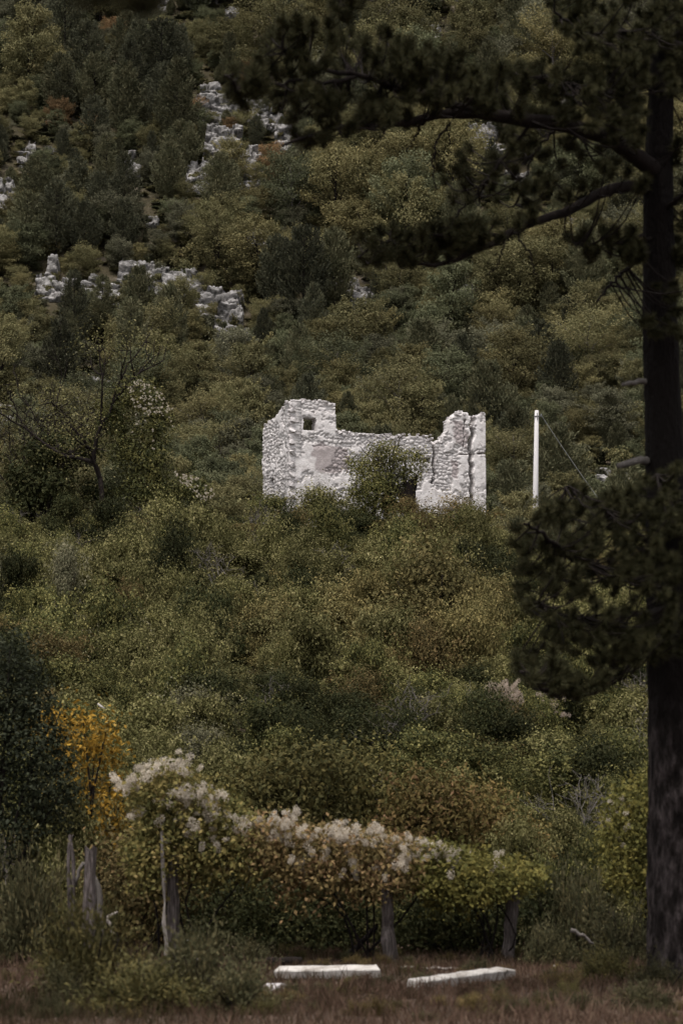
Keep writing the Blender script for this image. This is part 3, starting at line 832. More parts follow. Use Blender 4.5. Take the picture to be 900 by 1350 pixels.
def conifer_crown(seed, H, Rr, nl, name):
    r = np.random.default_rng(seed); c = Cloud(); paths = [(curve([[0, 0, -0.4], [0, 0, H * .5], [r.normal() * .06, r.normal() * .06, H * .98]], 6), np.linspace(0.12, 0.02, 6))]
    nb = 74; az = 0
    for k in range(nb):
        t = (k + r.random()) / nb
        z0 = H * (0.08 + 0.88 * t); az += 2.4 + r.normal() * 0.4
        ln = Rr * 1.15 * (1 - t) ** 0.55 * min(1, .55 + 1.6 * t) * r.uniform(0.65, 1.15) + 0.10
        dx, dy = math.cos(az), math.sin(az)
        m_ = max(14, int(nl / nb * (0.45 + ln / Rr)))
        s = 0.3 + 0.75 * r.random(m_) ** 0.7
        lat = r.normal(size=m_) * 0.2 * ln
        P = np.stack([dx * s * ln - dy * lat, dy * s * ln + dx * lat, z0 + ln * (0.15 * s + 0.45 * s ** 2) + r.normal(size=m_) * 0.09], 1)
        D = np.tile([dx * 0.6, dy * 0.6, 0.9], (m_, 1)) + r.normal(size=(m_, 3)) * 0.5
        N = r.normal(size=(m_, 3))
        tn = np.clip(0.15 + 0.4 * r.random() + 0.42 * r.random(m_), 0, 1)
        c.add(leaf_arrays(P, D, N, 0.20 * r.uniform(.6, 1.3, m_), 0.06, 0.05), tn)
        if k % 4 == 0: paths.append((np.array([[0, 0, z0], [dx * ln * .9, dy * ln * .9, z0 + ln * .45]]), np.array([0.03, 0.008])))
    return c.mesh(name + '_crown'), tube_mesh(name + '_trunk', paths, 5)

BROAD = [broad_crown(100 + k, [4.6, 5.4, 3.8, 5.0, 4.2, 3.4][k], [2.1, 2.0, 2.0, 1.6, 2.4, 1.9][k], 8500, 0.15, 'broadleaf') for k in range(6)]
CONI = [conifer_crown(200 + k, [5.6, 4.8, 6.2, 4.2, 5.2][k], [1.35, 1.5, 1.45, 1.3, 1.7][k], 8000, 'conifer') for k in range(5)]

def plant_tree(name, variant, p, s, rot, leafmat, barkmat, label, cat, group, sz=1.0):
    t = thing(name, p, label, cat, group)
    t.rotation_euler = (0, 0, rot); t.scale = (s, s, s * sz)
    link('trunk', variant[1], barkmat, t)
    link('crown', variant[0], leafmat, t, override=True)
    return t

ORD = ['first', 'second', 'third', 'fourth', 'fifth', 'sixth', 'seventh', 'eighth', 'ninth', 'tenth', 'eleventh', 'twelfth', 'thirteenth', 'fourteenth', 'fifteenth', 'sixteenth', 'seventeenth', 'eighteenth']
ANCH = [(60, 40, 'in the dark top left wood'), (200, 60, 'along the top edge left of the pine'), (150, 150, 'in the dark wood left of the split crag'), (40, 150, 'above the rock patch near left edge'),
        (225, 230, 'beside the foot of the split crag'), (310, 275, 'under the split crag'), (330, 75, 'above the split crag'), (410, 230, 'right of the split crag'), (60, 280, 'at left above the low rock shelf'),
        (190, 300, 'above the long stepped ledge'), (360, 340, 'among yellow trees right of the stepped ledge'), (60, 420, 'under the low rock shelf'), (170, 430, 'under the long stepped ledge'),
        (280, 490, 'between stepped ledge and ruin'), (380, 440, "above the ruin's windowed corner"), (480, 460, "above the ruin's low middle wall"), (600, 480, "above the ruin's cracked gable"),
        (700, 470, 'above the white pole'), (800, 480, 'between white pole and pine trunk'), (680, 600, 'between ruin gable and white pole'), (770, 600, 'right of the white pole'),
        (300, 590, "beside the ruin's left wall"), (180, 540, 'behind the vine-draped tree'), (60, 520, 'behind the bare twiggy tree'), (500, 250, 'between the two pine boughs'), (440, 380, 'left of the second pine bough'),
        (620, 400, 'under the second pine bough'), (780, 380, 'beside the upper pine trunk'), (560, 40, 'above the long pine bough'), (700, 60, 'behind the top pine boughs'), (760, 250, 'behind the pine near its trunk'), (880, 250, 'right of the upper pine trunk'), (880, 520, 'right of the middle pine trunk')]
r = np.random.default_rng(21)
cand = []
tries = 0
spec = {'olive': ('wood_olive', 'olive green leafy'), 'yellow': ('wood_yellow', 'yellowish leafy'), 'green': ('wood_green', 'deep green leafy'), 'grey': ('wood_grey', 'grey green leafy'), 'rust': ('wood_rust', 'rust orange leafy'),
        'pine': ('conifer', 'dark young'), 'opine': ('conifer_olive', 'olive young')}
FIX = [(72, 140, 'rust', .4), (78, 178, 'rust', .45), (125, 190, 'rust', .4), (150, 60, 'rust', .4), (330, 125, 'rust', .35), (338, 395, 'yellow', 1.0), (360, 250, 'rust', .45), (255, 165, 'rust', .35), (305, 190, 'rust', .25), (305, 245, 'yellow', .6), (400, 440, 'pine', 1.1), (365, 420, 'pine', 1.0), (440, 420, 'opine', 1.1),
       (470, 500, 'olive', 1.05), (545, 545, 'yellow', .9), (265, 600, 'yellow', .8), (290, 570, 'yellow', .75), (260, 545, 'olive', .8)]
def blocked(px, py, hw, hh):
    for (x0, y0, x1, y1) in ROCKS:
        if px + hw > x0 and px - hw < x1 and py > y0 and py - hh < y1:
            ov = (min(px + hw, x1) - max(px - hw, x0)) * (min(py, y1) - max(py - hh, y0)) / ((x1 - x0) * (y1 - y0))
            if ov > 0.16: return True
    return False
for (px, py, kd, s) in FIX: cand.append((px, py, kd, s))
while len(cand) < 395 and tries < 9000:
    tries += 1
    px = r.uniform(-40, 940); py = r.uniform(-5, 690)
    if 335 < px < 650 and py > 610: continue
    left = px < 270 and py < 350
    pc = 0.72 if left else (0.5 if (py > 440 and px < 420) else 0.24)
    pc += 0.35 * (vnoise(px / 90, py / 90, 4) - 0.5)
    if py > 500 and px < 345: pc = 0.05
    con = r.random() < pc
    if con: kd = 'pine' if r.random() < (0.8 if left else .6) else 'opine'
    else:
        q = r.random()
        kd = 'olive' if q < .46 else 'yellow' if q < (.52 if left else .62) else 'green' if q < .80 else 'grey' if q < .95 else 'olive'
    s = r.uniform(0.62, 1.15) * (0.9 if py > 350 else 1.0)
    hh = 80 * s; hw = 30 * s
    if blocked(px, py, hw, hh): 
        s *= 0.42; hh = 80 * s; hw = 30 * s
        if blocked(px, py, hw, hh): continue
    ok = True
    for (qx, qy, _, qs) in cand:
        if abs(px - qx) < 27 * (s + qs) / 2 and abs(py - qy) < 20 * (s + qs) / 2: ok = False; break
    if ok: cand.append((px, py, kd, s))
trees = []
for (px, py, kd, s) in cand:
    p = hit(px, py)
    if p[1] < 140: continue
    k = min(range(len(ANCH)), key=lambda i: (ANCH[i][0] - px) ** 2 + (ANCH[i][1] - (py - 25)) ** 2)
    trees.append([px, py, kd, s, p, k])
trees.sort(key=lambda t: t[0])
cnt = {}; tot = {}
for t in trees: tot[(t[2], t[5])] = tot.get((t[2], t[5]), 0) + 1
for (px, py, kd, s, p, k) in trees:
    key = (kd, k); n = cnt.get(key, 0); cnt[key] = n + 1
    con = kd in ('pine', 'opine')
    noun = spec[kd][1] + (' pine' if con else ' tree')
    lab = noun + ' ' + ANCH[k][2] if tot[key] == 1 else ('leftmost ' + noun if n == 0 else ORD[n] + ' ' + noun + ' from left') + ' ' + ANCH[k][2]
    var = CONI[r.integers(5)] if con else BROAD[r.integers(6)]
    s2 = s * p[1] / 235.0 * 1.3
    plant_tree('young_pine' if con else 'broadleaf_tree', var, p, s2, r.uniform(0, 6.28), M[spec[kd][0]], M['bark_grey'] if r.random() < .5 and not con else M['bark_dark'], lab,
               'pine' if con else 'tree', 'young pines on the mountainside' if con else 'leafy trees on the mountainside', r.uniform(1.0, 1.4))

# ------------------------------------------------------------------ shrubs
def shrub_mesh(seed, nl, leaf, name, lobes=9, loose=0.0, flat=0.75):
    """unit shrub, about 1 m half width and 1 m high per flat; leaves in clumps on many small lobes"""
    r = np.random.default_rng(seed)
    L = []
    for k in range(lobes * 2):
        a = r.uniform(0, 6.28); q = r.uniform(0, 0.85); z = r.uniform(0.1, 1.0) ** .8
        s = float(np.clip(.20 * math.exp(r.normal() * .45), .09, .42))
        L.append((math.cos(a) * q * (1.3 - z * .75), math.sin(a) * q * (1.3 - z * .75), z * flat * 1.35, s * r.uniform(.8, 1.4), s, s * r.uniform(.5, 1.0)))
    P, d, cl = lobe_points(L, nl, r, 0.75)
    P = P + r.normal(size=P.shape) * 0.03
    if loose:
        m_ = int(nl * loose)
        P[:m_] += d[:m_] * r.random((m_, 1)) * 0.3 + np.array([0, 0, 0.12]) * r.random((m_, 1))
    ok = P[:, 2] > -0.05
    P, d, cl = P[ok], d[ok], cl[ok]
    c = Cloud()
    for k in range(16):                                   # arching canes that break the outline
        a = r.uniform(0, 6.28); q = r.uniform(.2, .75); e_ = r.uniform(.25, .6)
        p0_ = np.array([math.cos(a) * q, math.sin(a) * q, r.uniform(.5, 1.1) * flat])
        pc = curve([p0_, p0_ + [math.cos(a) * e_ * .5, math.sin(a) * e_ * .5, e_ * .8], p0_ + [math.cos(a) * e_, math.sin(a) * e_, e_ * r.uniform(.2, 1.0)]], 34, .01, r)
        c.leaves(pc + r.normal(size=pc.shape) * .02, np.tile([0, 0, 1.0], (34, 1)), leaf, leaf * .6, r, .7, .2, .35 + .2 * r.random() + .4 * r.random(34))
    c.leaves(P, d + np.array([0, 0, 0.5]), leaf, leaf * 0.62, r, 0.6, 0.15, -.05 + 0.5 * cl + 0.55 * r.random(len(P)) ** 1.3)
    paths = []
    for k in range(7):
        a = r.uniform(0, 6.28); q = r.uniform(0.2, 0.7)
        paths.append((curve([[0.03 * math.cos(a), 0.03 * math.sin(a), -0.25], [q * .5 * math.cos(a), q * .5 * math.sin(a), 0.45 * flat], [q * math.cos(a + .3), q * math.sin(a + .3), r.uniform(.8, 1.25) * flat]], 6), np.linspace(0.035, 0.006, 6)))
    return c.mesh(name + '_foliage'), tube_mesh(name + '_stems', paths, 5)

SHR = [shrub_mesh(300 + k, 8500, 0.054, 'shrub', [8, 10, 12, 9, 11, 14][k], [0.05, .1, .15, .1, .2, .1][k]) for k in range(6)]
SHRN = [shrub_mesh(320 + k, 5200, 0.10, 'near_shrub', [10, 12, 14][k], [0.15, .1, .2][k]) for k in range(3)]

SHRM = [shrub_mesh(340 + k, 2600, 0.17, 'scrub', [9, 11, 13][k], .15) for k in range(3)]

# ------------------------------------------------------------------ scattered undergrowth (one object each, bushes placed by geometry nodes)
def scatter(name, sources, P, rotz, scl, pick, label, cat):
    """sources: list of (mesh, material); one uncountable mass of bushes"""
    src = bpy.data.collections.new(name + '_sources')
    for k, (me, mat) in enumerate(sources):
        o = bpy.data.objects.new('%s_source_%02d' % (name, k), me)
        if not me.materials: me.materials.append(None)
        o.material_slots[0].link = 'OBJECT'; o.material_slots[0].material = mat
        src.objects.link(o)
    me = bpy.data.meshes.new(name); n = len(P)
    me.vertices.add(n); me.vertices.foreach_set('co', np.asarray(P, np.float32).ravel())
    rot = np.zeros((n, 3), np.float32); rot[:, 2] = rotz
    for nm, arr in (('rot', rot), ('scl', np.asarray(scl, np.float32))):
        me.attributes.new(nm, 'FLOAT_VECTOR', 'POINT').data.foreach_set('vector', arr.ravel())
    me.attributes.new('pick', 'INT', 'POINT').data.foreach_set('value', np.asarray(pick, np.int32))
    ob = bpy.data.objects.new(name, me); col.objects.link(ob)
    ng = bpy.data.node_groups.new(name, 'GeometryNodeTree')
    ng.interface.new_socket('Geometry', in_out='INPUT', socket_type='NodeSocketGeometry')
    ng.interface.new_socket('Geometry', in_out='OUTPUT', socket_type='NodeSocketGeometry')
    N_ = ng.nodes; gi = N_.new('NodeGroupInput'); go = N_.new('NodeGroupOutput')
    ci = N_.new('GeometryNodeCollectionInfo'); ci.inputs['Collection'].default_value = src
    ci.inputs['Separate Children'].default_value = True; ci.inputs['Reset Children'].default_value = True
    ip = N_.new('GeometryNodeInstanceOnPoints'); ip.inputs['Pick Instance'].default_value = True
    def named(nm, ty):
        a_ = N_.new('GeometryNodeInputNamedAttribute'); a_.data_type = ty; a_.inputs['Name'].default_value = nm
        return a_.outputs['Attribute']
    er = N_.new('FunctionNodeEulerToRotation')
    ng.links.new(gi.outputs[0], ip.inputs['Points']); ng.links.new(ci.outputs[0], ip.inputs['Instance'])
    ng.links.new(named('pick', 'INT'), ip.inputs['Instance Index'])
    ng.links.new(named('rot', 'FLOAT_VECTOR'), er.inputs[0]); ng.links.new(er.outputs[0], ip.inputs['Rotation'])
    ng.links.new(named('scl', 'FLOAT_VECTOR'), ip.inputs['Scale'])
    ng.links.new(ip.outputs[0], go.inputs[0])
    ob.modifiers.new('scatter', 'NODES').node_group = ng
    return tag(ob, label, cat, kind='stuff')

# thicket on the bank: overlapping bushes, patches of colour
r = np.random.default_rng(41)
MATS = ['shrub_olive', 'shrub_green', 'shrub_ochre', 'shrub_brown', 'shrub_dark', 'shrub_grey']
SRC = [(SHR[k][0], M[mt]) for mt in MATS for k in range(6)]
for k in range(3):
    rr = np.random.default_rng(450 + k); pa = []; ti = []
    for j in range(5): grow([0, 0, 0], [rr.normal() * .4, rr.normal() * .4, 1], .75, .018, 3, rr, pa, ti, .6, .08, 3, .62)
    SRC.append((tube_mesh('twig_bush', pa, 4), M['bark_grey']))
pts = []
for lay, (st0, gr) in enumerate(((0.70, .0045), (1.35, .008))):
    y = 43.0
    while y < 117:
        st = st0 + gr * (y - 43)
        x = -(0.128 * y + 2.5)
        while x < 0.128 * y + 2.5:
            pts.append((x + r.normal() * st * .32, y + r.normal() * st * .32, lay)); x += st
        y += st
Q = np.array(pts)
inside = (Q[:, 0] - CORN[0]) * UF[0] + (Q[:, 1] - CORN[1]) * UF[1]; dep = (Q[:, 0] - CORN[0]) * UL[0] + (Q[:, 1] - CORN[1]) * UL[1]
Q = Q[~((inside > -0.5) & (inside < FW + 0.5) & (dep > -0.6) & (dep < LL + .3))]
n = len(Q)
tall = Q[:, 2] > .5
w = np.where(tall, r.uniform(.55, 1.15, n), r.uniform(.5, .85, n)) * (0.75 + 0.5 * fbm(Q[:, 0] / 4, Q[:, 1] / 4, 12))
h = np.where(tall, w * r.uniform(1.0, 1.9, n) * (.4 + 1.2 * fbm(Q[:, 0] / 3.2, Q[:, 1] / 5, 13)), w * r.uniform(.35, .7, n))
near = sstep(60, 44, Q[:, 1]); w *= 1 - .3 * near; h *= 1 - .3 * near
brow = sstep(94, 106, Q[:, 1]); h *= 1 - .55 * brow
f = fbm(Q[:, 0] / 4.5, Q[:, 1] / 8, 14) + r.normal(size=n) * .05
g = r.random(n)
mi = np.where(f < .30, 4, np.where(f < .45, 1, np.where(f < .69, 0, 2)))
mi = np.where(~tall & (g < .5), 4, mi)
mi = np.where(g < .04, 3, np.where(g > .975, 5, np.where((g > .10) & (g < .22), 4, mi)))
P = np.stack([Q[:, 0], Q[:, 1], ground_z(Q[:, 0], Q[:, 1]) - .05], 1)
pick = mi * 6 + r.integers(6, size=n)
tw_ = tall & (r.random(n) < .07); pick[tw_] = 36 + r.integers(3, size=tw_.sum()); w[tw_] = 1.1; h[tw_] = r.uniform(.7, 1.2, tw_.sum())
scatter('bramble_thicket', SRC, P, r.uniform(0, 6.28, n), np.stack([w / .95, w / .95, h], 1), pick, 'dense olive bramble thicket covering the bank below the ruin', 'thicket')

# low scrub between the mountain trees
r = np.random.default_rng(31)
SRC = [(me, M[mt]) for mt in ('wood_olive', 'wood_green', 'wood_grey', 'wood_yellow', 'conifer_olive') for me in ((SHRM[0][0], SHRM[1][0], SHRM[2][0], BROAD[2][0], BROAD[3][0]) if mt != 'conifer_olive' else (SHRM[0][0], SHRM[1][0], CONI[1][0], CONI[3][0], CONI[0][0]))]
pts = []
y = 119.0
while y < 300:
    st = 1.25 + .004 * (y - 119)
    x = -(0.125 * y + 4)
    while x < 0.125 * y + 4:
        pts.append((x + r.normal() * st * .35, y + r.normal() * st * .35)); x += st
    y += st * 1.05
Q = np.array(pts); n = len(Q)
P = np.stack([Q[:, 0], Q[:, 1], ground_z(Q[:, 0], Q[:, 1]) - .08], 1)
big = r.random(n) < .62
w = np.where(big, r.uniform(.32, .68, n), r.uniform(.6, 1.2, n)); h = np.where(big, w * r.uniform(.95, 1.5, n), w * r.uniform(.7, 1.3, n))
keep = np.ones(n, bool)
mat_x = []
y = 150.0
while y < 290:
    x = -(0.125 * y + 3)
    while x < 0.125 * y + 3:
        mat_x.append((x + r.normal() * .3, y + r.normal() * .3)); x += 1.0
    y += 1.0
mat_x = np.array(mat_x)
for k in range(n):
    px, py = proj(P[k]); d = P[k][1]
    hw = (2.0 if big[k] else .9) * w[k] / mpp(d); hh = (4.2 if big[k] else 1.2) * h[k] / mpp(d)
    if d > 150 and blocked(px, py + 2, hw * .8, hh):
        w[k] *= .42; h[k] *= .32
        if blocked(px, py + 2, hw * .3, hh * .28): keep[k] = r.random() < .10
    if 118 < d < 126 and 330 < px < 660: keep[k] = False
mi = r.choice(5, n, p=[.36, .24, .14, .12, .14])
var = np.where(big, 3 + r.integers(2, size=n), r.integers(3, size=n))
pick = mi * 5 + var
rk = []
for (x0, y0, x1, y1) in ROCKS:                             # tufts of shrub rooted in the ledges
    for j in range(max(2, int((x1 - x0) * (y1 - y0) / 110))):
        g_ = hit(r.uniform(x0 - 3, x1 + 3), y1); q_ = at(r.uniform(x0 - 3, x1 + 3), y0 + (y1 + 3 - y0) * r.random() ** .6, g_[1] + .1)
        rk.append((q_[0], q_[1] + .55 * (q_[2] - g_[2]) - .15, q_[2] - .2))
rk = np.array(rk); nk = len(rk); wk = r.uniform(.22, .5, nk)
P = np.concatenate([P, rk]); w = np.concatenate([w, wk]); h = np.concatenate([h, wk * r.uniform(.7, 1.4, nk)]); keep = np.concatenate([keep, np.ones(nk, bool)])
pick = np.concatenate([pick, r.choice(4, nk, p=[.4, .2, .2, .2]) * 5 + r.integers(3, size=nk)])
nm = len(mat_x)                                            # low mats of herbs and dwarf shrubs over the stony soil
Pm = np.stack([mat_x[:, 0], mat_x[:, 1], ground_z(mat_x[:, 0], mat_x[:, 1]) - .02], 1)
wm = r.uniform(.35, .75, nm); hm = wm * r.uniform(.18, .45, nm)
mk = vnoise(mat_x[:, 0] / 1.4, mat_x[:, 1] / 1.4, 87) > .22
P = np.concatenate([P[keep], Pm[mk]]); w = np.concatenate([w[keep], wm[mk]]); h = np.concatenate([h[keep], hm[mk]])
pick = np.concatenate([pick[keep], (r.choice(4, nm, p=[.5, .2, .15, .15]) * 5 + r.integers(3, size=nm))[mk]]); keep = np.ones(len(P), bool)
scatter('mountain_scrub', SRC, P[keep], r.uniform(0, 6.28, keep.sum()), np.stack([w, w, h], 1)[keep], pick[keep], 'low olive scrub covering the mountainside between the trees', 'scrub')

def shrub(name, px, py, wpx, hpx, mat, label, cat='shrub', group=None, var=None, d=None, rot=None, vs=SHR):
    p = hit(px, py) if d is None else at(px, py, d)
    if d is not None: p[2] = float(ground_z(p[0], p[1]))
    s = mpp(p[1])
    t = thing(name, p, label, cat, group)
    k = int(abs(px * 7 + py * 3)) % len(vs) if var is None else var
    t.scale = (wpx * s / 1.9, wpx * s / 1.9, hpx * s / 1.25)
    t.rotation_euler = (0, 0, (px * 13 + py * 7) % 6.28 if rot is None else rot)
    link('stems', vs[k][1], M['bark_dark'], t)
    link('foliage', vs[k][0], M[mat], t, override=True)
    return t

B = 'shrubs on the bank below the ruin'
shrub('shrub', 580, 868, 190, 150, 'shrub_ochre', 'large ochre green shrub standing out in the middle of the bank', group=B)
shrub('shrub', 530, 850, 110, 120, 'shrub_olive', 'olive shrub leaning on the left of the large ochre shrub', group=B)
shrub('shrub', 632, 860, 100, 110, 'shrub_ochre', 'smaller ochre shrub at the right flank of the large one', group=B)
shrub('shrub', 560, 745, 130, 75, 'shrub_ochre', 'low ochre shrub right under the cracked ruin gable', group=B)
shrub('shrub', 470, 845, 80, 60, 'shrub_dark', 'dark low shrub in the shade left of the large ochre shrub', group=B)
shrub('shrub', 610, 710, 110, 52, 'shrub_brown', 'brownish shrub hiding the foot of the cracked gable', group=B)
shrub('shrub', 540, 712, 70, 62, 'shrub_brown', 'reddish shrub at the root of the tree before the ruin', group=B)
shrub('shrub', 430, 705, 110, 62, 'shrub_olive', 'olive shrub hiding the foot of the windowed corner', group=B)
shrub('shrub', 360, 705, 90, 60, 'shrub_green', "green shrub below the ruin's left wall", group=B)
shrub('shrub', 235, 822, 56, 42, 'shrub_grey', 'pale tipped shrub alone on the left bank', group=B)
shrub('shrub', 85, 830, 70, 110, 'shrub_grey', 'thin greyish shrub with bare twigs on the left bank', group=B)
shrub('shrub', 150, 730, 100, 55, 'shrub_brown', 'russet tipped shrub below the vine-draped tree', group=B)
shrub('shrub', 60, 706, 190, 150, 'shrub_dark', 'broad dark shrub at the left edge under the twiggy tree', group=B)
shrub('shrub', 20, 694, 130, 112, 'shrub_ochre', 'golden tinged shrub against the left edge', group=B)
shrub('shrub', 95, 640, 110, 80, 'shrub_olive', 'olive shrub between the twiggy tree and the vine-draped tree', group=B)
shrub('shrub', 245, 700, 115, 96, 'shrub_dark', 'dark arching bush hung with pale vine at left of the ruin', group=B)
shrub('shrub', 300, 640, 70, 60, 'shrub_grey', "grey green bush touching the ruin's left wall", group=B)
shrub('shrub', 260, 985, 120, 80, 'shrub_grey', 'grey green shrub on the lower bank behind the pale seed heads', group=B)
shrub('shrub', 650, 700, 60, 34, 'shrub_olive', 'low shrub between the gable and the pole', group=B)
shrub('shrub', 725, 715, 80, 40, 'shrub_brown', 'brownish low shrub at the foot of the white pole', group=B)
for (px, py, w, hh, mt, lab) in [
        (180, 900, 110, 70, 'shrub_olive', 'olive shrub low on the left bank above the orange sumac'), (330, 880, 120, 70, 'shrub_olive', 'olive shrub in the left middle of the bank'),
        (420, 900, 120, 80, 'shrub_olive', 'olive shrub just left of the lower bank centre'), (330, 780, 130, 60, 'shrub_olive', 'olive shrub halfway up the bank under the windowed corner'),
        (430, 790, 100, 58, 'shrub_olive', 'olive shrub left of the large ochre shrub higher up'), (250, 745, 110, 50, 'shrub_olive', 'olive shrub near the brow under the dark arching bush'),
        (330, 730, 90, 42, 'shrub_brown', 'brownish shrub near the brow left of the ruin'), (210, 860, 90, 70, 'shrub_olive', 'upright olive shrub low on the left bank'),
        (560, 950, 100, 66, 'shrub_green', 'green shrub below the large ochre shrub'), (500, 925, 90, 60, 'shrub_olive', 'olive shrub at the foot of the bank left of the dark hollow'),
        (620, 940, 80, 60, 'shrub_dark', 'dark shrub left of the pink flowering bush'), (770, 980, 110, 70, 'shrub_green', 'green shrub low on the right bank by the pine trunk'),
        (800, 920, 90, 60, 'shrub_olive', 'olive shrub right under the low pine bough'), (830, 990, 80, 60, 'shrub_brown', 'brownish shrub beside the pine trunk at mid bank'),
        (720, 1040, 120, 70, 'shrub_dark', 'dark shrub at the foot of the right bank'), (800, 1050, 100, 60, 'shrub_green', 'green shrub at the foot of the right bank near the trunk'),
        (650, 1040, 90, 60, 'shrub_brown', 'russet shrub at the foot of the bank below the pink bush'), (745, 860, 120, 80, 'shrub_olive', 'olive shrub behind the low pine bough'), (720, 780, 110, 60, 'shrub_olive', 'olive shrub right of the large ochre shrub'),
        (840, 760, 110, 70, 'shrub_green', 'green shrub behind the pine trunk on the upper bank'), (120, 860, 90, 60, 'shrub_olive', 'olive shrub above the dark tree at the left'), (40, 790, 100, 70, 'shrub_green', 'green shrub at the left edge above the dark tree'),
        (390, 975, 130, 66, 'shrub_green', 'green shrub above the reddish cornel row'), (180, 790, 90, 56, 'shrub_ochre', 'yellowish shrub on the left bank by the thin grey one'), (290, 950, 110, 70, 'shrub_olive', 'olive shrub above the seed head mound'), (130, 940, 110, 60, 'shrub_green', 'green shrub directly behind the orange sumac')]:
    shrub('shrub', px, py, w, hh, mt, lab, group=B)

# blossom balls and seed fluff
def fluff_mesh(seed, n, name, rad=0.5, L=0.5):
    r = np.random.default_rng(seed); c = Cloud()
    d = unit(r.normal(size=(n, 3)))
    core = r.normal(size=(4, 3)) * 0.30
    P = core[r.integers(4, size=n)] + d * r.uniform(0.2, 0.5, (n, 1))
    c.add(leaf_arrays(P, d + r.normal(size=(n, 3)) * .5, r.normal(size=(n, 3)), .26 * r.uniform(.5, 1.1, n), 0.10, 0.05), r.random(n))
    return c.mesh(name)
FLUFF = [fluff_mesh(700 + k, 320, 'seed_head') for k in range(4)]

pb = shrub('flowering_shrub', 680, 985, 105, 84, 'shrub_dark', 'dark bush with pale pinkish flower heads below the low pine bough', 'shrub')
def heads(t, name, pts, size, mat, r):
    inv = (1 / t.scale[0], 1 / t.scale[1], 1 / t.scale[2])
    for q in pts:
        ob = link(name, FLUFF[r.integers(4)], M[mat], t, override=True)
        v = (np.asarray(q) - np.array(t.location))
        v = Matrix.Rotation(-t.rotation_euler.z, 3, 'Z') @ Vector(v)
        s = size * r.uniform(0.6, 1.25)
        ob.location = (v.x * inv[0], v.y * inv[1], v.z * inv[2])
        ob.scale = (s * inv[0], s * inv[1], s * inv[2])
        ob.rotation_euler = (r.uniform(0, 6), r.uniform(0, 6), 0)
r = np.random.default_rng(51)
dd = pb.location.y
q = in_poly([(640, 905), (680, 898), (688, 925), (670, 955), (640, 950)], 60, r)
heads(pb, 'flower_head', [at(x, y, dd - 1.3 + r.uniform(-.3, .2)) for x, y in q], 0.09, 'blossom', r)
q = in_poly([(690, 905), (745, 920), (750, 960), (720, 930)], 12, r)
heads(pb, 'flower_head', [at(x, y, dd - 1.1 + r.uniform(-.3, .2)) for x, y in q], 0.075, 'blossom', r)

# ------------------------------------------------------------------ named trees near the ruin
def leafy_tree(name, base, stems, leafn, leaf, mat, bark, label, cat, seed, depth=3, kids=3, spread=0.7, up=0.15, clump=0.35, rad=None, shrink=.68):
    r = np.random.default_rng(seed); t = thing(name, base, label, cat)
    paths = []; tips = []
    for (d, ln, rd) in stems:
        grow([0, 0, -0.2], d, ln, rd, depth, r, paths, tips, spread, up, kids, shrink)
    link('trunk', tube_mesh('trunk', paths, 6), M[bark], t)
    if leafn:
        T = np.array([a for a, b_ in tips]); k = r.integers(len(T), size=leafn)
        P = T[k] + r.normal(size=(leafn, 3)) * clump
        cl = _h(k, k * 3, 5)
        c = Cloud(); c.leaves(P, np.tile([0, -0.2, 1.0], (leafn, 1)), leaf, leaf * 0.6, r, 0.8, 0.2, 0.05 + 0.5 * cl + 0.42 * r.random(leafn))
        link('crown', c.mesh('crown'), M[mat], t)
    return t, tips

b0 = hit(60, 668); b0 = at(62, 600, 118); b0[2] = float(ground_z(b0[0], 118))
leafy_tree('bare_tree', b0, [((-.1, 0, 1), 3.2, .10), ((.12, 0, 1), 3.0, .08), ((.25, .1, 1), 2.8, .07), ((-.5, 0, .9), 2.6, .07), ((.45, -.1, 1), 2.8, .06), ((.05, .2, 1), 3.2, .07)], 1500, 0.12, 'wood_grey', 'bark_dark', 'bare twiggy grey tree with many stems at the left edge', 'tree', 61, 4, 3, .55, .10, .3)
b1 = at(130, 700, 104); b1[2] = float(ground_z(b1[0], 104))
vt, tips = leafy_tree('vine_draped_tree', b1, [((0.15, 0, 1), 3.4, .15)], 3600, 0.10, 'shrub_olive', 'bark_dark', 'leaning dark-stemmed tree draped in pale vine left of the ruin', 'tree', 64, 4, 3, .75, .10, .35)
r = np.random.default_rng(65)
lob = [(*(at(x, y, 104.6) - b1), rx * mpp(104), rx * mpp(104) * .8, ry * mpp(104)) for x, y, rx, ry in [(180, 520, 34, 26), (205, 560, 28, 36), (200, 610, 32, 40), (165, 590, 26, 40), (225, 650, 30, 24), (255, 645, 24, 22), (150, 545, 30, 30), (185, 650, 34, 30)]]
P, d, cl = lobe_points(lob, 15000, r, .8)
c = Cloud(); c.leaves(P, d + [0, 0, .4], .10, .065, r, .6, .2, -.05 + .55 * cl + .45 * r.random(len(P)))
link('hanging_vine', c.mesh('hanging_vine'), M['shrub_green'], vt)
q = np.concatenate([in_poly([(165, 505), (190, 500), (215, 520), (232, 545), (228, 562), (205, 545), (175, 535)], 110, r), in_poly([(228, 618), (262, 630), (285, 652), (270, 662), (240, 640)], 70, r), in_poly([(150, 520), (200, 540), (205, 600), (170, 590)], 14, r)])
heads(vt, 'flower_head', [at(x, y, 103.1 + r.uniform(-.4, .4)) for x, y in q], 0.048, 'fluff', r)

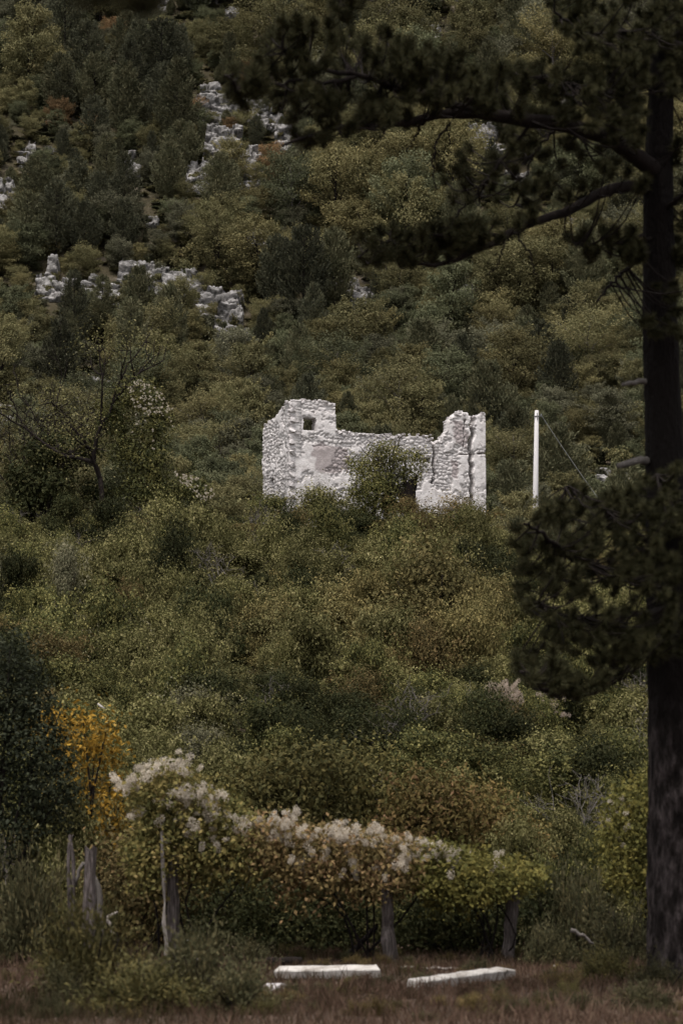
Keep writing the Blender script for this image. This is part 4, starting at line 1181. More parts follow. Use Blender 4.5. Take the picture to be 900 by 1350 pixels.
b2 = at(540, 690, 106.5); b2[2] = float(ground_z(b2[0], 106.5))
rt = thing('olive_leaved_tree', b2, 'small olive-leaved tree with a thick hollow trunk before the ruin wall', 'tree')
r = np.random.default_rng(66); paths = []; tips = []
s_ = mpp(106.5)
lc = lambda x, y, dy=0.0: at(x, y, 106.5 + dy) - b2
link('trunk', tube_mesh('trunk', [(curve([lc(541, 712), lc(541, 690), lc(540, 668), lc(540, 650), lc(543, 638), lc(546, 632)], 10), np.array([.30, .28, .26, .24, .23, .24, .22, .22, .18, .07])),
                                  (curve([lc(535, 655), lc(527, 648), lc(515, 640), lc(500, 628)], 6), np.linspace(.2, .05, 6)),
                                  (curve([lc(514, 725), lc(514, 690), lc(513, 660), lc(510, 640)], 6), np.linspace(.22, .12, 6)),
                                  (curve([lc(488, 720), lc(490, 690), lc(494, 668), lc(498, 652)], 6), np.linspace(.12, .06, 6)), (curve([lc(543, 645), lc(547, 634), lc(549, 626)], 4), np.linspace(.13, .03, 4)), (curve([lc(538, 645), lc(533, 634), lc(530, 622)], 4), np.linspace(.12, .03, 4))], 9), M['bark_dark'], rt)
for (x, y) in [(478, 600), (490, 630), (505, 598), (520, 610), (535, 596), (555, 595), (468, 620), (500, 650), (480, 650), (545, 612)]:
    grow(lc(515, 642), lc(x, y, r.uniform(-.5, .5)) - lc(515, 642), np.linalg.norm(lc(x, y) - lc(515, 642)) * .8, .05, 2, r, paths, tips, .6, .08, 3, .45)
link('branches', tube_mesh('branches', paths, 5), M['bark_grey'], rt)
lob = [(*lc(x, y, r.uniform(-.4, .3)), rx * s_, rx * s_, ry * s_) for x, y, rx, ry in [(500, 606, 26, 17), (478, 618, 18, 18), (525, 602, 22, 14), (548, 600, 14, 10), (486, 640, 22, 18), (510, 625, 26, 18), (535, 622, 18, 12), (490, 660, 18, 16), (512, 670, 14, 20), (465, 610, 11, 11), (556, 612, 9, 8), (520, 648, 12, 14), (532, 640, 12, 10), (500, 690, 20, 16), (478, 672, 14, 14), (548, 628, 8, 8), (470, 650, 18, 18), (525, 668, 18, 14), (505, 590, 20, 10), (500, 640, 30, 24)]]
P, d, cl = lobe_points(lob, 15500, r, .95)
P += r.normal(size=P.shape) * .10
c = Cloud(); c.leaves(P, d * .6 + [0, 0, .6], .09, .05, r, .7, .2, .05 + .5 * cl + .45 * r.random(len(P)))
link('crown', c.mesh('crown'), M['shrub_green'], rt)
lob = [(*lc(x, y), rx * s_, rx * s_, ry * s_) for x, y, rx, ry in [(514, 690, 9, 26), (512, 665, 12, 14)]]
P, d, cl = lobe_points(lob, 2200, r, .6)
c = Cloud(); c.leaves(P, d, .09, .07, r, .6, .3, .6 * cl + .3 * r.random(len(P)))
link('ivy', c.mesh('ivy'), M['shrub_dark'], rt)

# ------------------------------------------------------------------ cornel shrubs at the foot of the bank
C_ = 'reddish cornel shrubs at the foot of the bank'
def leaf_lobes(name, d, lobes, n, L, W, mat, label, cat, seed, base=None, group=None, droop=.5, shell=.8, stems=6, bark='bark_dark', thick=1.0, jit=.7):
    """plant whose crown is a set of clumps given by their place in the photo, at distance d"""
    r = np.random.default_rng(seed)
    xs_ = [q[0] for q in lobes]
    p = at(np.mean(xs_), 1200, d) if base is None else at(base, 1200, d)
    p[2] = float(ground_z(p[0], d))
    t = thing(name, p, label, cat, group); s = mpp(d)
    lob = [(*(at(x, y, d + r.uniform(-.25, .25)) - p), rx * s, rx * s * thick, ry * s) for x, y, rx, ry in lobes]
    P, dv, cl = lobe_points(lob, n, r, shell)
    P += r.normal(size=P.shape) * .05 + dv * (np.abs(r.normal(size=(len(P), 1))) * .16 * (r.random((len(P), 1)) < .45))
    ok = P[:, 2] > -0.05 + (ground_z(P[:, 0] + p[0], P[:, 1] + p[1]) - p[2])
    P, dv, cl = P[ok], dv[ok], cl[ok]
    c = Cloud(); c.leaves(P, dv + [0, 0, .4], L, W, r, jit, droop, .0 + .5 * cl + .5 * r.random(len(P)))
    link('foliage', c.mesh('foliage'), M[mat], t)
    paths = []
    for k in range(stems):
        q = np.array(lob[k % len(lob)][:3])
        paths.append((curve([[r.normal() * .12, r.normal() * .12, -.1], q * .5 + r.normal(size=3) * .12, q], 7), np.linspace(.035, .010, 7)))
    link('stems', tube_mesh('stems', paths, 5), M[bark], t)
    return t, lob
leaf_lobes('cornel_shrub', 47, [(400, 1010, 60, 36), (350, 1030, 60, 40), (440, 1010, 50, 34), (380, 1060, 70, 50), (320, 1060, 50, 45), (330, 1110, 60, 50), (400, 1110, 70, 50)], 8000, .10, .05, 'cornel_olive', 'big olive cornel shrub with drooping leaves behind the seed heads', 'shrub', 71, group=C_)
leaf_lobes('cornel_shrub', 48, [(480, 1010, 50, 32), (500, 1050, 60, 46), (450, 1060, 50, 46), (480, 1110, 70, 50)], 6500, .10, .05, 'cornel_olive', 'olive cornel shrub right of the biggest one', 'shrub', 72, group=C_)
leaf_lobes('cornel_shrub', 46.5, [(560, 1050, 50, 36), (590, 1080, 60, 44), (540, 1090, 50, 44), (570, 1130, 70, 44)], 6500, .10, .05, 'cornel', 'russet cornel shrub above the middle of the vine row', 'shrub', 73, group=C_)
leaf_lobes('cornel_shrub', 47, [(630, 1060, 44, 36), (650, 1095, 44, 40), (690, 1110, 40, 34), (620, 1130, 50, 40)], 5000, .09, .045, 'cornel', 'russet cornel shrub above the right end of the vine row', 'shrub', 74, group=C_)
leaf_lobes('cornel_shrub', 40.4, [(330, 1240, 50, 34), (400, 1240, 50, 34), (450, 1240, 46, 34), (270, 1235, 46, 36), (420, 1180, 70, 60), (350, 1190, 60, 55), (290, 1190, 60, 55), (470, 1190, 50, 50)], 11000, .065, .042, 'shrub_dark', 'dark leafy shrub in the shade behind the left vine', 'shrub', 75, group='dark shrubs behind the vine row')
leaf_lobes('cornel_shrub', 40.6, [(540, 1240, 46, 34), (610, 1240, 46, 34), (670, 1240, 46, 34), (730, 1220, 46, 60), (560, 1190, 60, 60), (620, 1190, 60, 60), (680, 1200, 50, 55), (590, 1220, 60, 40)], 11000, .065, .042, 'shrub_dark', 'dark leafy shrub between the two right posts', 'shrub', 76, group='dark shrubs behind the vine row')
leaf_lobes('cornel_shrub', 41, [(180, 1240, 46, 36), (240, 1240, 40, 36), (120, 1235, 46, 40), (200, 1180, 60, 60), (150, 1190, 50, 60), (250, 1160, 60, 60), (170, 1130, 50, 40)], 10000, .065, .042, 'shrub_brown', 'brownish twiggy shrub behind the two left posts', 'shrub', 77)
leaf_lobes('leafy_bush', 41.2, [(480, 1230, 30, 20), (440, 1240, 34, 20), (370, 1225, 40, 34), (330, 1200, 34, 40), (410, 1215, 40, 30)], 3600, .06, .04, 'shrub_green', 'low green weeds under the vine left of the middle post', 'bush', 78)
leaf_lobes('leafy_bush', 41.2, [(620, 1240, 34, 22), (590, 1225, 34, 26), (650, 1220, 30, 30), (560, 1240, 28, 20)], 3000, .06, .04, 'shrub_green', 'low green weeds between the two right posts', 'bush', 79)

# ------------------------------------------------------------------ dark tree, sumac and bird at the left
leaf_lobes('dark_tree', 44, [(-20, 880, 40, 36), (14, 850, 26, 20), (32, 885, 30, 26), (52, 930, 26, 22), (20, 930, 44, 36), (60, 968, 28, 20), (78, 1005, 24, 18), (40, 990, 44, 34), (86, 1040, 20, 18), (60, 1045, 36, 28), (15, 1040, 50, 40), (-30, 960, 60, 70), (40, 1090, 36, 28), (75, 1085, 22, 18), (-10, 1110, 50, 40)], 14000, .075, .04, 'dark_broad', 'dark blue green leafy tree at the left edge', 'tree', 81, base=0, shell=.6, droop=.3, stems=9)
sm, lob = leaf_lobes('sumac', 46.5, [(75, 945, 28, 14), (110, 950, 30, 20), (140, 965, 20, 26), (125, 985, 28, 24), (100, 1005, 28, 26), (115, 1035, 30, 24), (140, 1060, 24, 20), (125, 1085, 30, 22), (155, 1085, 16, 14), (90, 1060, 24, 24), (60, 960, 24, 18), (85, 975, 30, 24), (150, 1000, 18, 24), (155, 1050, 16, 20), (110, 1105, 30, 18), (150, 1110, 22, 14)], 2500, .10, .045, 'sumac', 'bright orange sumac between the dark tree and the seed heads', 'sumac', 82, base=115, droop=.5, shell=1.0, jit=.8)
leaf_lobes('leafy_bush', 47.5, [(150, 1000, 30, 40), (170, 1040, 36, 40), (120, 1090, 40, 40), (90, 1040, 40, 50)], 2600, .06, .04, 'shrub_green', 'green bush mixed through the orange sumac', 'bush', 83)
bp_ = at(133, 931, 46.0)
bird = thing('bird', bp_, 'small pale bird perched on top of the orange sumac', 'bird')
V = [(-.052, 0, .036), (-.044, 0, .036), (-.030, 0, .026), (-.012, 0, .008), (.008, 0, -.006), (.026, 0, -.016), (.045, 0, -.026), (.075, 0, -.042)]
rd = [.006, .014, .013, .019, .020, .015, .007, .006]
vv, ff = tubes([(V, rd)], 10)
bo = link('body', smooth(mesh_np('body', vv, faces=ff)), M['bird'], bird)
link('beak', tube_mesh('beak', [([(-.052, 0, .037), (-.066, 0, .035)], [.005, .001])], 6), M['beak'], bird)
for s in (-1, 1): link('leg', tube_mesh('leg', [([(.008, s * .008, -.02), (.004, s * .008, -.045)], [.002, .002])], 4), M['beak'], bird)

# ------------------------------------------------------------------ posts and seed-head vines
VD = 38.6
def post(name, x, y0, y1, w, label, lean=0.0, d=VD, mat='post', seed=1, xs=None, group='weathered posts of the old vine row'):
    r = np.random.default_rng(seed)
    s = mpp(d)
    b_ = at(x, 1262, d); b_[2] = float(ground_z(b_[0], d))
    t_ = at(x + lean, y0, d) - b_
    ks = np.linspace(0, 1, 9)
    pts = np.array([[t_[0] * k + r.normal() * .012, t_[1] * k + r.normal() * .01, -.25 * (1 - k) + t_[2] * k] for k in ks])
    rad = w * s * .5 * (1.15 - .25 * ks) * (1 + r.normal(size=9) * .06)
    V, f = tubes([(pts, rad)], 10)
    n_ = len(V)
    ang = np.arctan2(V[:, 1] - pts[0][1], V[:, 0] - pts[0][0])
    V[:, 0] += .012 * np.sin(ang * 3 + 1) ; V[:, 1] += .012 * np.cos(ang * 4)
    V[-1 - 10:, 2] += r.normal(size=11) * .025
    return tag(link(name, mesh_np(name, V + b_, faces=f), M[mat]), label, 'post', group)
post('wooden_post', 116, 1119, 1262, 17, 'square-topped grey post standing free left of the seed head mound', 4, 37.5, seed=1)
post('wooden_post', 228, 1128, 1262, 15, 'post under the seed head mound', 0, 38.4, seed=2)
post('wooden_post', 517, 1150, 1262, 16, 'leaning post under the middle of the vine row', -9, 38.4, seed=3)
post('wooden_post', 668, 1148, 1262, 16, 'last post under the right end of the vine row', 10, 38.6, seed=4)
post('split_stake', 219, 1085, 1262, 4, 'thin pale split stake beside the post under the seed head mound', -5, 38.1, 'post_pale', 5, group=None)
post('thin_stake', 93, 1102, 1262, 5, 'thin grey stake left of the square-topped post', -1, 37.9, 'post', 6, group='pair of thin stakes')
post('thin_stake', 98, 1112, 1262, 4, 'second thin stake close to the square-topped post', -1, 37.9, 'post', 7, group='pair of thin stakes')
b_ = at(150, 1230, 38.0); b_[2] = float(ground_z(b_[0], 38))
st = thing('dead_stump', b_, 'forked pale dead stump between the two left posts', 'stump')
L_ = lambda x, y, dy=0: at(x, y, 38 + dy) - b_
link('stem', tube_mesh('stem', [(curve([L_(152, 1262), L_(150, 1235), L_(147, 1218), L_(141, 1206)], 8), np.linspace(.075, .05, 8))], 8), M['bark_dark'], st)
link('fork', tube_mesh('fork', [(curve([L_(148, 1222, -.05), L_(141, 1212, -.05), L_(146, 1207, -.05), L_(156, 1203, -.05)], 8), np.linspace(.03, .02, 8)), (curve([L_(149, 1232, -.07), L_(146, 1222, -.07), L_(141, 1210, -.07)], 6), np.linspace(.028, .016, 6))], 6), M['post_pale'], st)
b_ = at(128, 1190, 38.2); b_[2] = float(ground_z(b_[0], 38.2))
L_ = lambda x, y, dy=0: at(x, y, 38.2 + dy) - b_
st = thing('dead_vine', b_, 'twisted dead vine stem behind the square-topped post', 'vine')
link('stem', tube_mesh('stem', [(curve([L_(136, 1262), L_(134, 1215), L_(131, 1180), L_(128, 1160), L_(112, 1138), L_(104, 1150), L_(100, 1168)], 18, .01), np.linspace(.05, .022, 18))], 7), M['bark_grey'], st)

def vine(name, polys, leafn, mat, label, seed, headpolys, d=VD, spread=.38, hsize=.082, base=None):
    r = np.random.default_rng(seed)
    cx = np.mean([q[0] for q in polys[0][0]]) if base is None else base
    b_ = at(cx, 1262, d); b_[2] = float(ground_z(b_[0], d))
    t = thing(name, b_, label, 'vine')
    c = Cloud()
    for poly, w, in polys:
        n = int(leafn * w * 1.7); q = in_poly(poly, n, r) + r.normal(size=(n, 2)) * 7
        dy = r.normal(size=n) * spread
        P = np.array([at(x, y, d + k) for (x, y), k in zip(q, dy)]) - b_
        P += r.normal(size=P.shape) * .03
        N = np.stack([r.normal(size=n) * .4, np.sign(dy) * .6, np.ones(n) * .7], 1)
        cl = fbm(q[:, 0] / 14, q[:, 1] / 14, seed)
        c.leaves(P, N, .065, .045, r, .7, .45, -.15 + .7 * cl + .5 * r.random(n))
    link('foliage', c.mesh('foliage'), M[mat], t)
    for poly, n in headpolys:
        q = in_poly(poly, max(3, int(n * .8)), r) + r.normal(size=(max(3, int(n * .8)), 2)) * np.array([7, 4])
        heads(t, 'seed_head', [at(x, y, d + r.choice([-.6, -.45, -.1]) + r.normal() * .12) for x, y in q], hsize, 'fluff', r)
    paths = []
    for k in range(6):
        poly = polys[k % len(polys)][0]; q = in_poly(poly, 2, r)
        a0 = at(.5 * cx + .5 * np.mean([v_[0] for v_ in poly]) + r.normal() * 12, 1262, d) - b_; a0[2] = -.05
        p1_ = at(*q[0], d) - b_; p2_ = at(*q[1], d + r.normal() * .3) - b_
        paths.append((curve([a0, p1_ * .6 + r.normal(size=3) * .15, p1_, p2_], 10), np.linspace(.018, .006, 10)))
    link('stems', tube_mesh('stems', paths, 5), M['bark_dark'], t)
    return t
vine('seed_head_vine', [([(165, 1032), (195, 1020), (225, 1005), (250, 1018), (280, 1035), (320, 1060), (340, 1085), (330, 1120), (290, 1135), (240, 1150), (190, 1155), (165, 1120), (185, 1080)], .82), ([(165, 1110), (215, 1120), (210, 1180), (175, 1170)], .08), ([(250, 1130), (340, 1110), (340, 1160), (260, 1175)], .1)], 7600, 'vine',
     'tall mound of vine with fluffy pale seed heads over the left post', 91,
     [([(150, 1030), (165, 1022), (195, 1008), (190, 1030), (160, 1045)], 26), ([(195, 1005), (222, 996), (238, 1000), (255, 1012), (245, 1024), (215, 1016), (196, 1025)], 30), ([(225, 1036), (250, 1036), (250, 1062), (228, 1060)], 22), ([(255, 1025), (285, 1040), (300, 1065), (275, 1070), (256, 1055)], 26),
      ([(290, 1062), (335, 1085), (330, 1100), (296, 1082)], 18), ([(235, 1060), (300, 1075), (300, 1140), (240, 1125)], 24), ([(170, 1040), (225, 1060), (225, 1110), (180, 1100)], 9)], base=228)
vine('seed_head_vine', [([(325, 1078), (370, 1082), (430, 1092), (490, 1096), (520, 1105), (560, 1112), (560, 1165), (500, 1185), (440, 1170), (380, 1160), (330, 1140)], .95), ([(330, 1145), (500, 1165), (470, 1195), (380, 1205)], .05)], 6500, 'vine_rust',
     'low rust-tinged vine row topped with pale seed heads over the middle post', 92,
     [([(345, 1075), (385, 1075), (400, 1105), (370, 1112), (350, 1100)], 42), ([(400, 1092), (450, 1086), (500, 1092), (505, 1110), (440, 1112), (402, 1112)], 60), ([(500, 1100), (570, 1108), (585, 1130), (540, 1128), (505, 1118)], 36), ([(360, 1110), (560, 1125), (520, 1160), (400, 1150)], 40)], base=517)
vine('seed_head_vine', [([(555, 1112), (600, 1118), (650, 1132), (700, 1142), (722, 1156), (690, 1172), (640, 1185), (590, 1190), (550, 1170)], .95), ([(555, 1170), (650, 1172), (620, 1200), (570, 1205)], .04)], 5200, 'vine_yellow',
     'yellow green end of the vine row over the last right post', 93, [([(565, 1108), (612, 1115), (600, 1130), (570, 1128)], 14), ([(655, 1120), (675, 1130), (668, 1146), (655, 1140)], 5), ([(560, 1130), (600, 1140), (590, 1165)], 5)], base=668)
vine('seed_head_vine', [([(800, 1050), (830, 1030), (870, 1015), (900, 1020), (900, 1200), (860, 1210), (830, 1180), (795, 1160), (790, 1100)], 1.0)], 5200, 'vine_yellow',
     'tall yellow green vine heap just left of the pine trunk foot', 94, [([(800, 1065), (825, 1060), (820, 1110), (800, 1115)], 12)], d=41, base=850)

# ------------------------------------------------------------------ junipers and prickly bushes
def juniper_mesh(seed, n, name):
    r = np.random.default_rng(seed); c = Cloud()
    nb = 60
    for k in range(nb):
        a = r.uniform(0, 6.28); el = r.uniform(.1, 1.3); ln = r.uniform(.5, 1.05)
        d = np.array([math.cos(a) * math.cos(el), math.sin(a) * math.cos(el), math.sin(el) * .95])
        m_ = n // nb
        s = .15 + .85 * r.random(m_) ** .8
        P = d * (s * ln)[:, None] + r.normal(size=(m_, 3)) * (.03 + .07 * s[:, None]) * .9
        P[:, 2] = np.abs(P[:, 2]) + .02 - .12 * s * math.cos(el) * ln
        D = d * .8 + r.normal(size=(m_, 3)) * .7 + [0, 0, .3]
        c.add(leaf_arrays(P, D, r.normal(size=(m_, 3)), .085 * r.uniform(.6, 1.3, m_), .028, .04), np.clip(.05 + .4 * r.random() + .5 * r.random(m_), 0, 1))
    paths = []
    for k in range(8):
        a = r.uniform(0, 6.28); el = r.uniform(.3, 1.2)
        paths.append((curve([[0, 0, -.1], [.4 * math.cos(a) * math.cos(el), .4 * math.sin(a) * math.cos(el), .35 * math.sin(el)], [.8 * math.cos(a) * math.cos(el), .8 * math.sin(a) * math.cos(el), .8 * math.sin(el)]], 6), np.linspace(.03, .006, 6)))
    return c.mesh(name), tube_mesh(name + '_stems', paths, 5)
JUN = [juniper_mesh(400 + k, 6600, 'juniper') for k in range(4)]
J_ = 'prickly juniper bushes at the meadow edge'
for (px, d, w, hh, mt, lab) in [
        (45, 37.5, 150, 175, 'juniper', 'tall dark juniper at the left edge in front of the dark tree'), (-10, 38, 130, 165, 'juniper', 'juniper cut by the left edge of the picture'),
        (120, 29.5, 190, 150, 'juniper_gold', 'golden tipped juniper in the left foreground'), (190, 27.0, 210, 96, 'juniper_gold', 'low spreading juniper at the bottom left'), (85, 29, 90, 60, 'juniper', 'small juniper at the left of the golden tipped one'),
        (262, 28.0, 170, 124, 'juniper', 'greyish juniper in the foreground left of the first slab'), (315, 27.0, 150, 80, 'juniper', 'low greyish juniper just below the first slab'), (330, 36.5, 90, 50, 'juniper', 'low juniper left of the first slab under the vine'),
        (760, 38, 130, 150, 'juniper', 'tall dark juniper right of the last post'), (720, 37, 80, 80, 'juniper', 'small juniper close to the last post'), (820, 36.5, 120, 110, 'juniper', 'dark juniper touching the pine trunk'),
        (800, 33, 110, 66, 'juniper_gold', 'low greenish juniper before the pine trunk foot'), (870, 30.0, 110, 62, 'juniper', 'juniper in front of the pine trunk foot'), (840, 27.5, 120, 46, 'juniper', 'dark low juniper at the bottom right'),
        (735, 40.5, 110, 130, 'shrub_dark', 'dark prickly bush behind the last post')]:
    p = at(px, 1250, d); p[2] = float(ground_z(p[0], d)) - .02
    s = mpp(d); k = int(px * 3 + d * 7) % 4
    t = thing('juniper_bush', p, lab, 'bush', J_)
    t.scale = (w * s / 1.9, w * s / 1.9, hh * s / 1.0); t.rotation_euler = (0, 0, px * .7 % 6.28)
    link('stems', JUN[k][1], M['bark_dark'], t); link('foliage', JUN[k][0], M[mt], t, override=True)

# ------------------------------------------------------------------ slabs, stones, fallen wood
def slab(x0, y0, x1, y1, wid, hei, label, roll, seed):
    a0 = hit(x0, y0); a1 = hit(x1, y1)
    mid = (a0 + a1) / 2; u = a1 - a0; ln = np.linalg.norm(u[:2])
    bm = bmesh.new()
    bmesh.ops.create_cube(bm, size=1)
    for v in bm.verts: v.co = Vector((v.co.x * ln, v.co.y * wid, v.co.z * hei))
    bmesh.ops.bevel(bm, geom=bm.edges[:], offset=.012, segments=1, affect='EDGES')
    bmesh.ops.subdivide_edges(bm, edges=[e for e in bm.edges if e.calc_length() > .3], cuts=14, use_grid_fill=True)
    for v in bm.verts:
        q = v.co * 6 + Vector((seed, 0, 0))
        v.co += Vector((mnoise.noise(q), mnoise.noise(q + Vector((9, 0, 0))), mnoise.noise(q + Vector((0, 9, 0))))) * .014
        if v.co.x > ln * .5 - .1 and v.co.y > 0: v.co.x -= .09 * (v.co.y / wid * 2)
    me = bpy.data.meshes.new('concrete_slab'); bm.to_mesh(me); bm.free()
    ob = link('concrete_slab', me, M['slab'])
    ob.location = (mid[0], mid[1] + wid * .45, mid[2] + hei * .5 + .045)
    ob.rotation_euler = (roll, -R(1.2), math.atan2(u[1], u[0]))
    return tag(ob, label, 'slab', 'white concrete slabs lying in the dry grass')
slab(364, 1294, 504, 1295, .21, .11, 'white concrete slab lying level in the grass below the middle post', R(14), 1)
slab(546, 1308, 671, 1299, .18, .11, 'white concrete slab lying aslant nearer the pine', R(10), 5)
for (px, py, w, hh, lab) in [(262, 1272, 15, 9, 'pale stone at the foot of the seed head mound'), (362, 1306, 30, 11, 'flat white stone just below the first slab'), (337, 1300, 12, 8, 'small white stone left of the flat one'), (182, 1275, 10, 5, 'tiny white stone between the left posts'),
                             (245, 1248, 14, 9, 'grey stone beside the left post foot'), (733, 1278, 7, 6, 'small pale stone right of the second slab'), (486, 1331, 12, 5, 'half buried stone in the front meadow'), (448, 1292, 8, 4, 'stone chip at the right end of the first slab')]:
    p = hit(px, py); s = mpp(p[1])
    ob = link('stone', stones[int(px) % 9], M['stone'])
    ob.location = tuple(p + [0, 0, hh * s * .35]); ob.scale = (w * s, w * s * .8, hh * s); ob.rotation_euler = (0, .1, px)
    tag(ob, lab, 'stone', 'stones lying in the meadow')
for (pts, r0, r1, lab, d, mt) in [([(318, 1262), (340, 1258), (368, 1262), (398, 1266)], .07, .05, 'dark fallen log behind the first slab', 36.5, 'bark_dark'), ([(528, 1270), (560, 1274), (604, 1279)], .022, .015, 'thin grey stick on the ground behind the second slab', 35.3, 'post_pale'),
                                  ([(455, 1262), (480, 1240), (497, 1218)], .045, .03, 'dark dead limb leaning toward the middle post', 39.5, 'bark_dark'), ([(752, 1226), (765, 1232), (782, 1244)], .03, .015, 'bare pale twig sticking out of the right juniper', 35.5, 'bark_grey')]:
    P = np.array([at(x, y, d) for x, y in pts])
    if lab.startswith(('dark fallen', 'thin')): P[:, 2] = ground_z(P[:, 0], P[:, 1]) + r0 + .03
    ob = link('fallen_branch', tube_mesh('fallen_branch', [(curve(P, 10, .01), np.linspace(r0, r1, 10))], 7), M[mt])
    tag(ob, lab, 'branch')

# ------------------------------------------------------------------ dry grass
r = np.random.default_rng(95)
n = 70000
yy = 22.5 + 21 * r.random(n); xx = (r.random(n) - .5) * 2 * (.135 * yy + .8)
den = fbm(xx / 1.6, yy / 1.6, 33)
keep = r.random(n) < .25 + 1.1 * den
xx, yy, den = xx[keep], yy[keep], den[keep]; n = len(xx)
P = np.stack([xx, yy, ground_z(xx, yy) - .01], 1)
D = np.stack([r.normal(size=n) * .45, r.normal(size=n) * .45, np.ones(n)], 1)
clump = fbm(xx / .5, yy / .5, 34, 2)
L = r.uniform(.04, .20, n) * (.25 + 1.6 * clump ** 1.5 + .4 * den)
c = Cloud()
c.add(leaf_arrays(P, D, r.normal(size=(n, 3)), L, .008 + .006 * r.random(n), .10), np.clip(-.35 + 1.25 * fbm(xx / 2.8, yy / 2.8, 36) + .45 * r.random(n), 0, 1))
tag(link('dry_grass', c.mesh('dry_grass'), M['grass']), 'reddish brown dry meadow grass in the foreground', 'grass', kind='stuff')

r = np.random.default_rng(96)
n = 420
yy = 23 + 18 * r.random(n); xx = (r.random(n) - .5) * 2 * (.13 * yy + .5)
ok = (fbm(xx / 1.8, yy / 1.8, 39) + r.normal(size=n) * .06 > .5)
xx, yy = xx[ok], yy[ok]; n = len(xx)
sz = r.uniform(.10, .26, n)
SRC = [(JUN[k][0], M[mt]) for mt in ('juniper', 'juniper_gold', 'shrub_brown', 'grass') for k in range(4)]
scatter('meadow_weeds', SRC, np.stack([xx, yy, ground_z(xx, yy) - .01], 1), r.uniform(0, 6.28, n), np.stack([sz, sz, sz * r.uniform(.5, 1.1, n)], 1), r.integers(16, size=n), 'low tangled weeds among the dry meadow grass', 'weeds')

# ------------------------------------------------------------------ the big pine
TD = 31.0
pb_ = at(902, 1296, TD); pb_[2] = float(ground_z(pb_[0], TD))
pine = thing('pine_tree', pb_, 'big dark pine in the foreground at the right edge', 'pine')
s_ = mpp(TD)
lc = lambda x, y, dy=0.0: at(x, y, TD + dy) - pb_
trunk_px = [(903, 1330, 112), (902, 1296, 104), (900, 1240, 92), (898, 1150, 88), (896, 1000, 84), (890, 850, 74), (882, 700, 62), (874, 560, 50), (869, 430, 46), (867, 300, 42), (868, 200, 39), (871, 120, 34), (874, 0, 28), (877, -150, 26), (880, -320, 18), (882, -520, 8)]
TP = np.array([lc(x, y) for x, y, w in trunk_px]); TW = np.array([w for _, _, w in trunk_px]) * s_ / 2
tp = curve(TP, 120); tw = np.interp(np.linspace(0, 1, 120), np.linspace(0, 1, len(TW)), TW)
V, f = tubes([(tp, tw)], 40)
V = np.asarray(V)
for k in range(len(V) - 1):
    c0 = tp[k // 40]; q = V[k] - c0; a_ = math.atan2(q[1], q[0]); z = V[k][2]
    pl = mnoise.voronoi(Vector((math.cos(a_) * 2.4, math.sin(a_) * 2.4, z * 2.2)))[0]
    V[k] = c0 + q * (1 + .16 * (min(pl[1] - pl[0], .5) - .22) + .05 * mnoise.noise(Vector((math.cos(a_) * 1.5, math.sin(a_) * 1.5, z * .6))))
link('trunk', mesh_np('trunk', V, faces=f), M['bark'], pine)

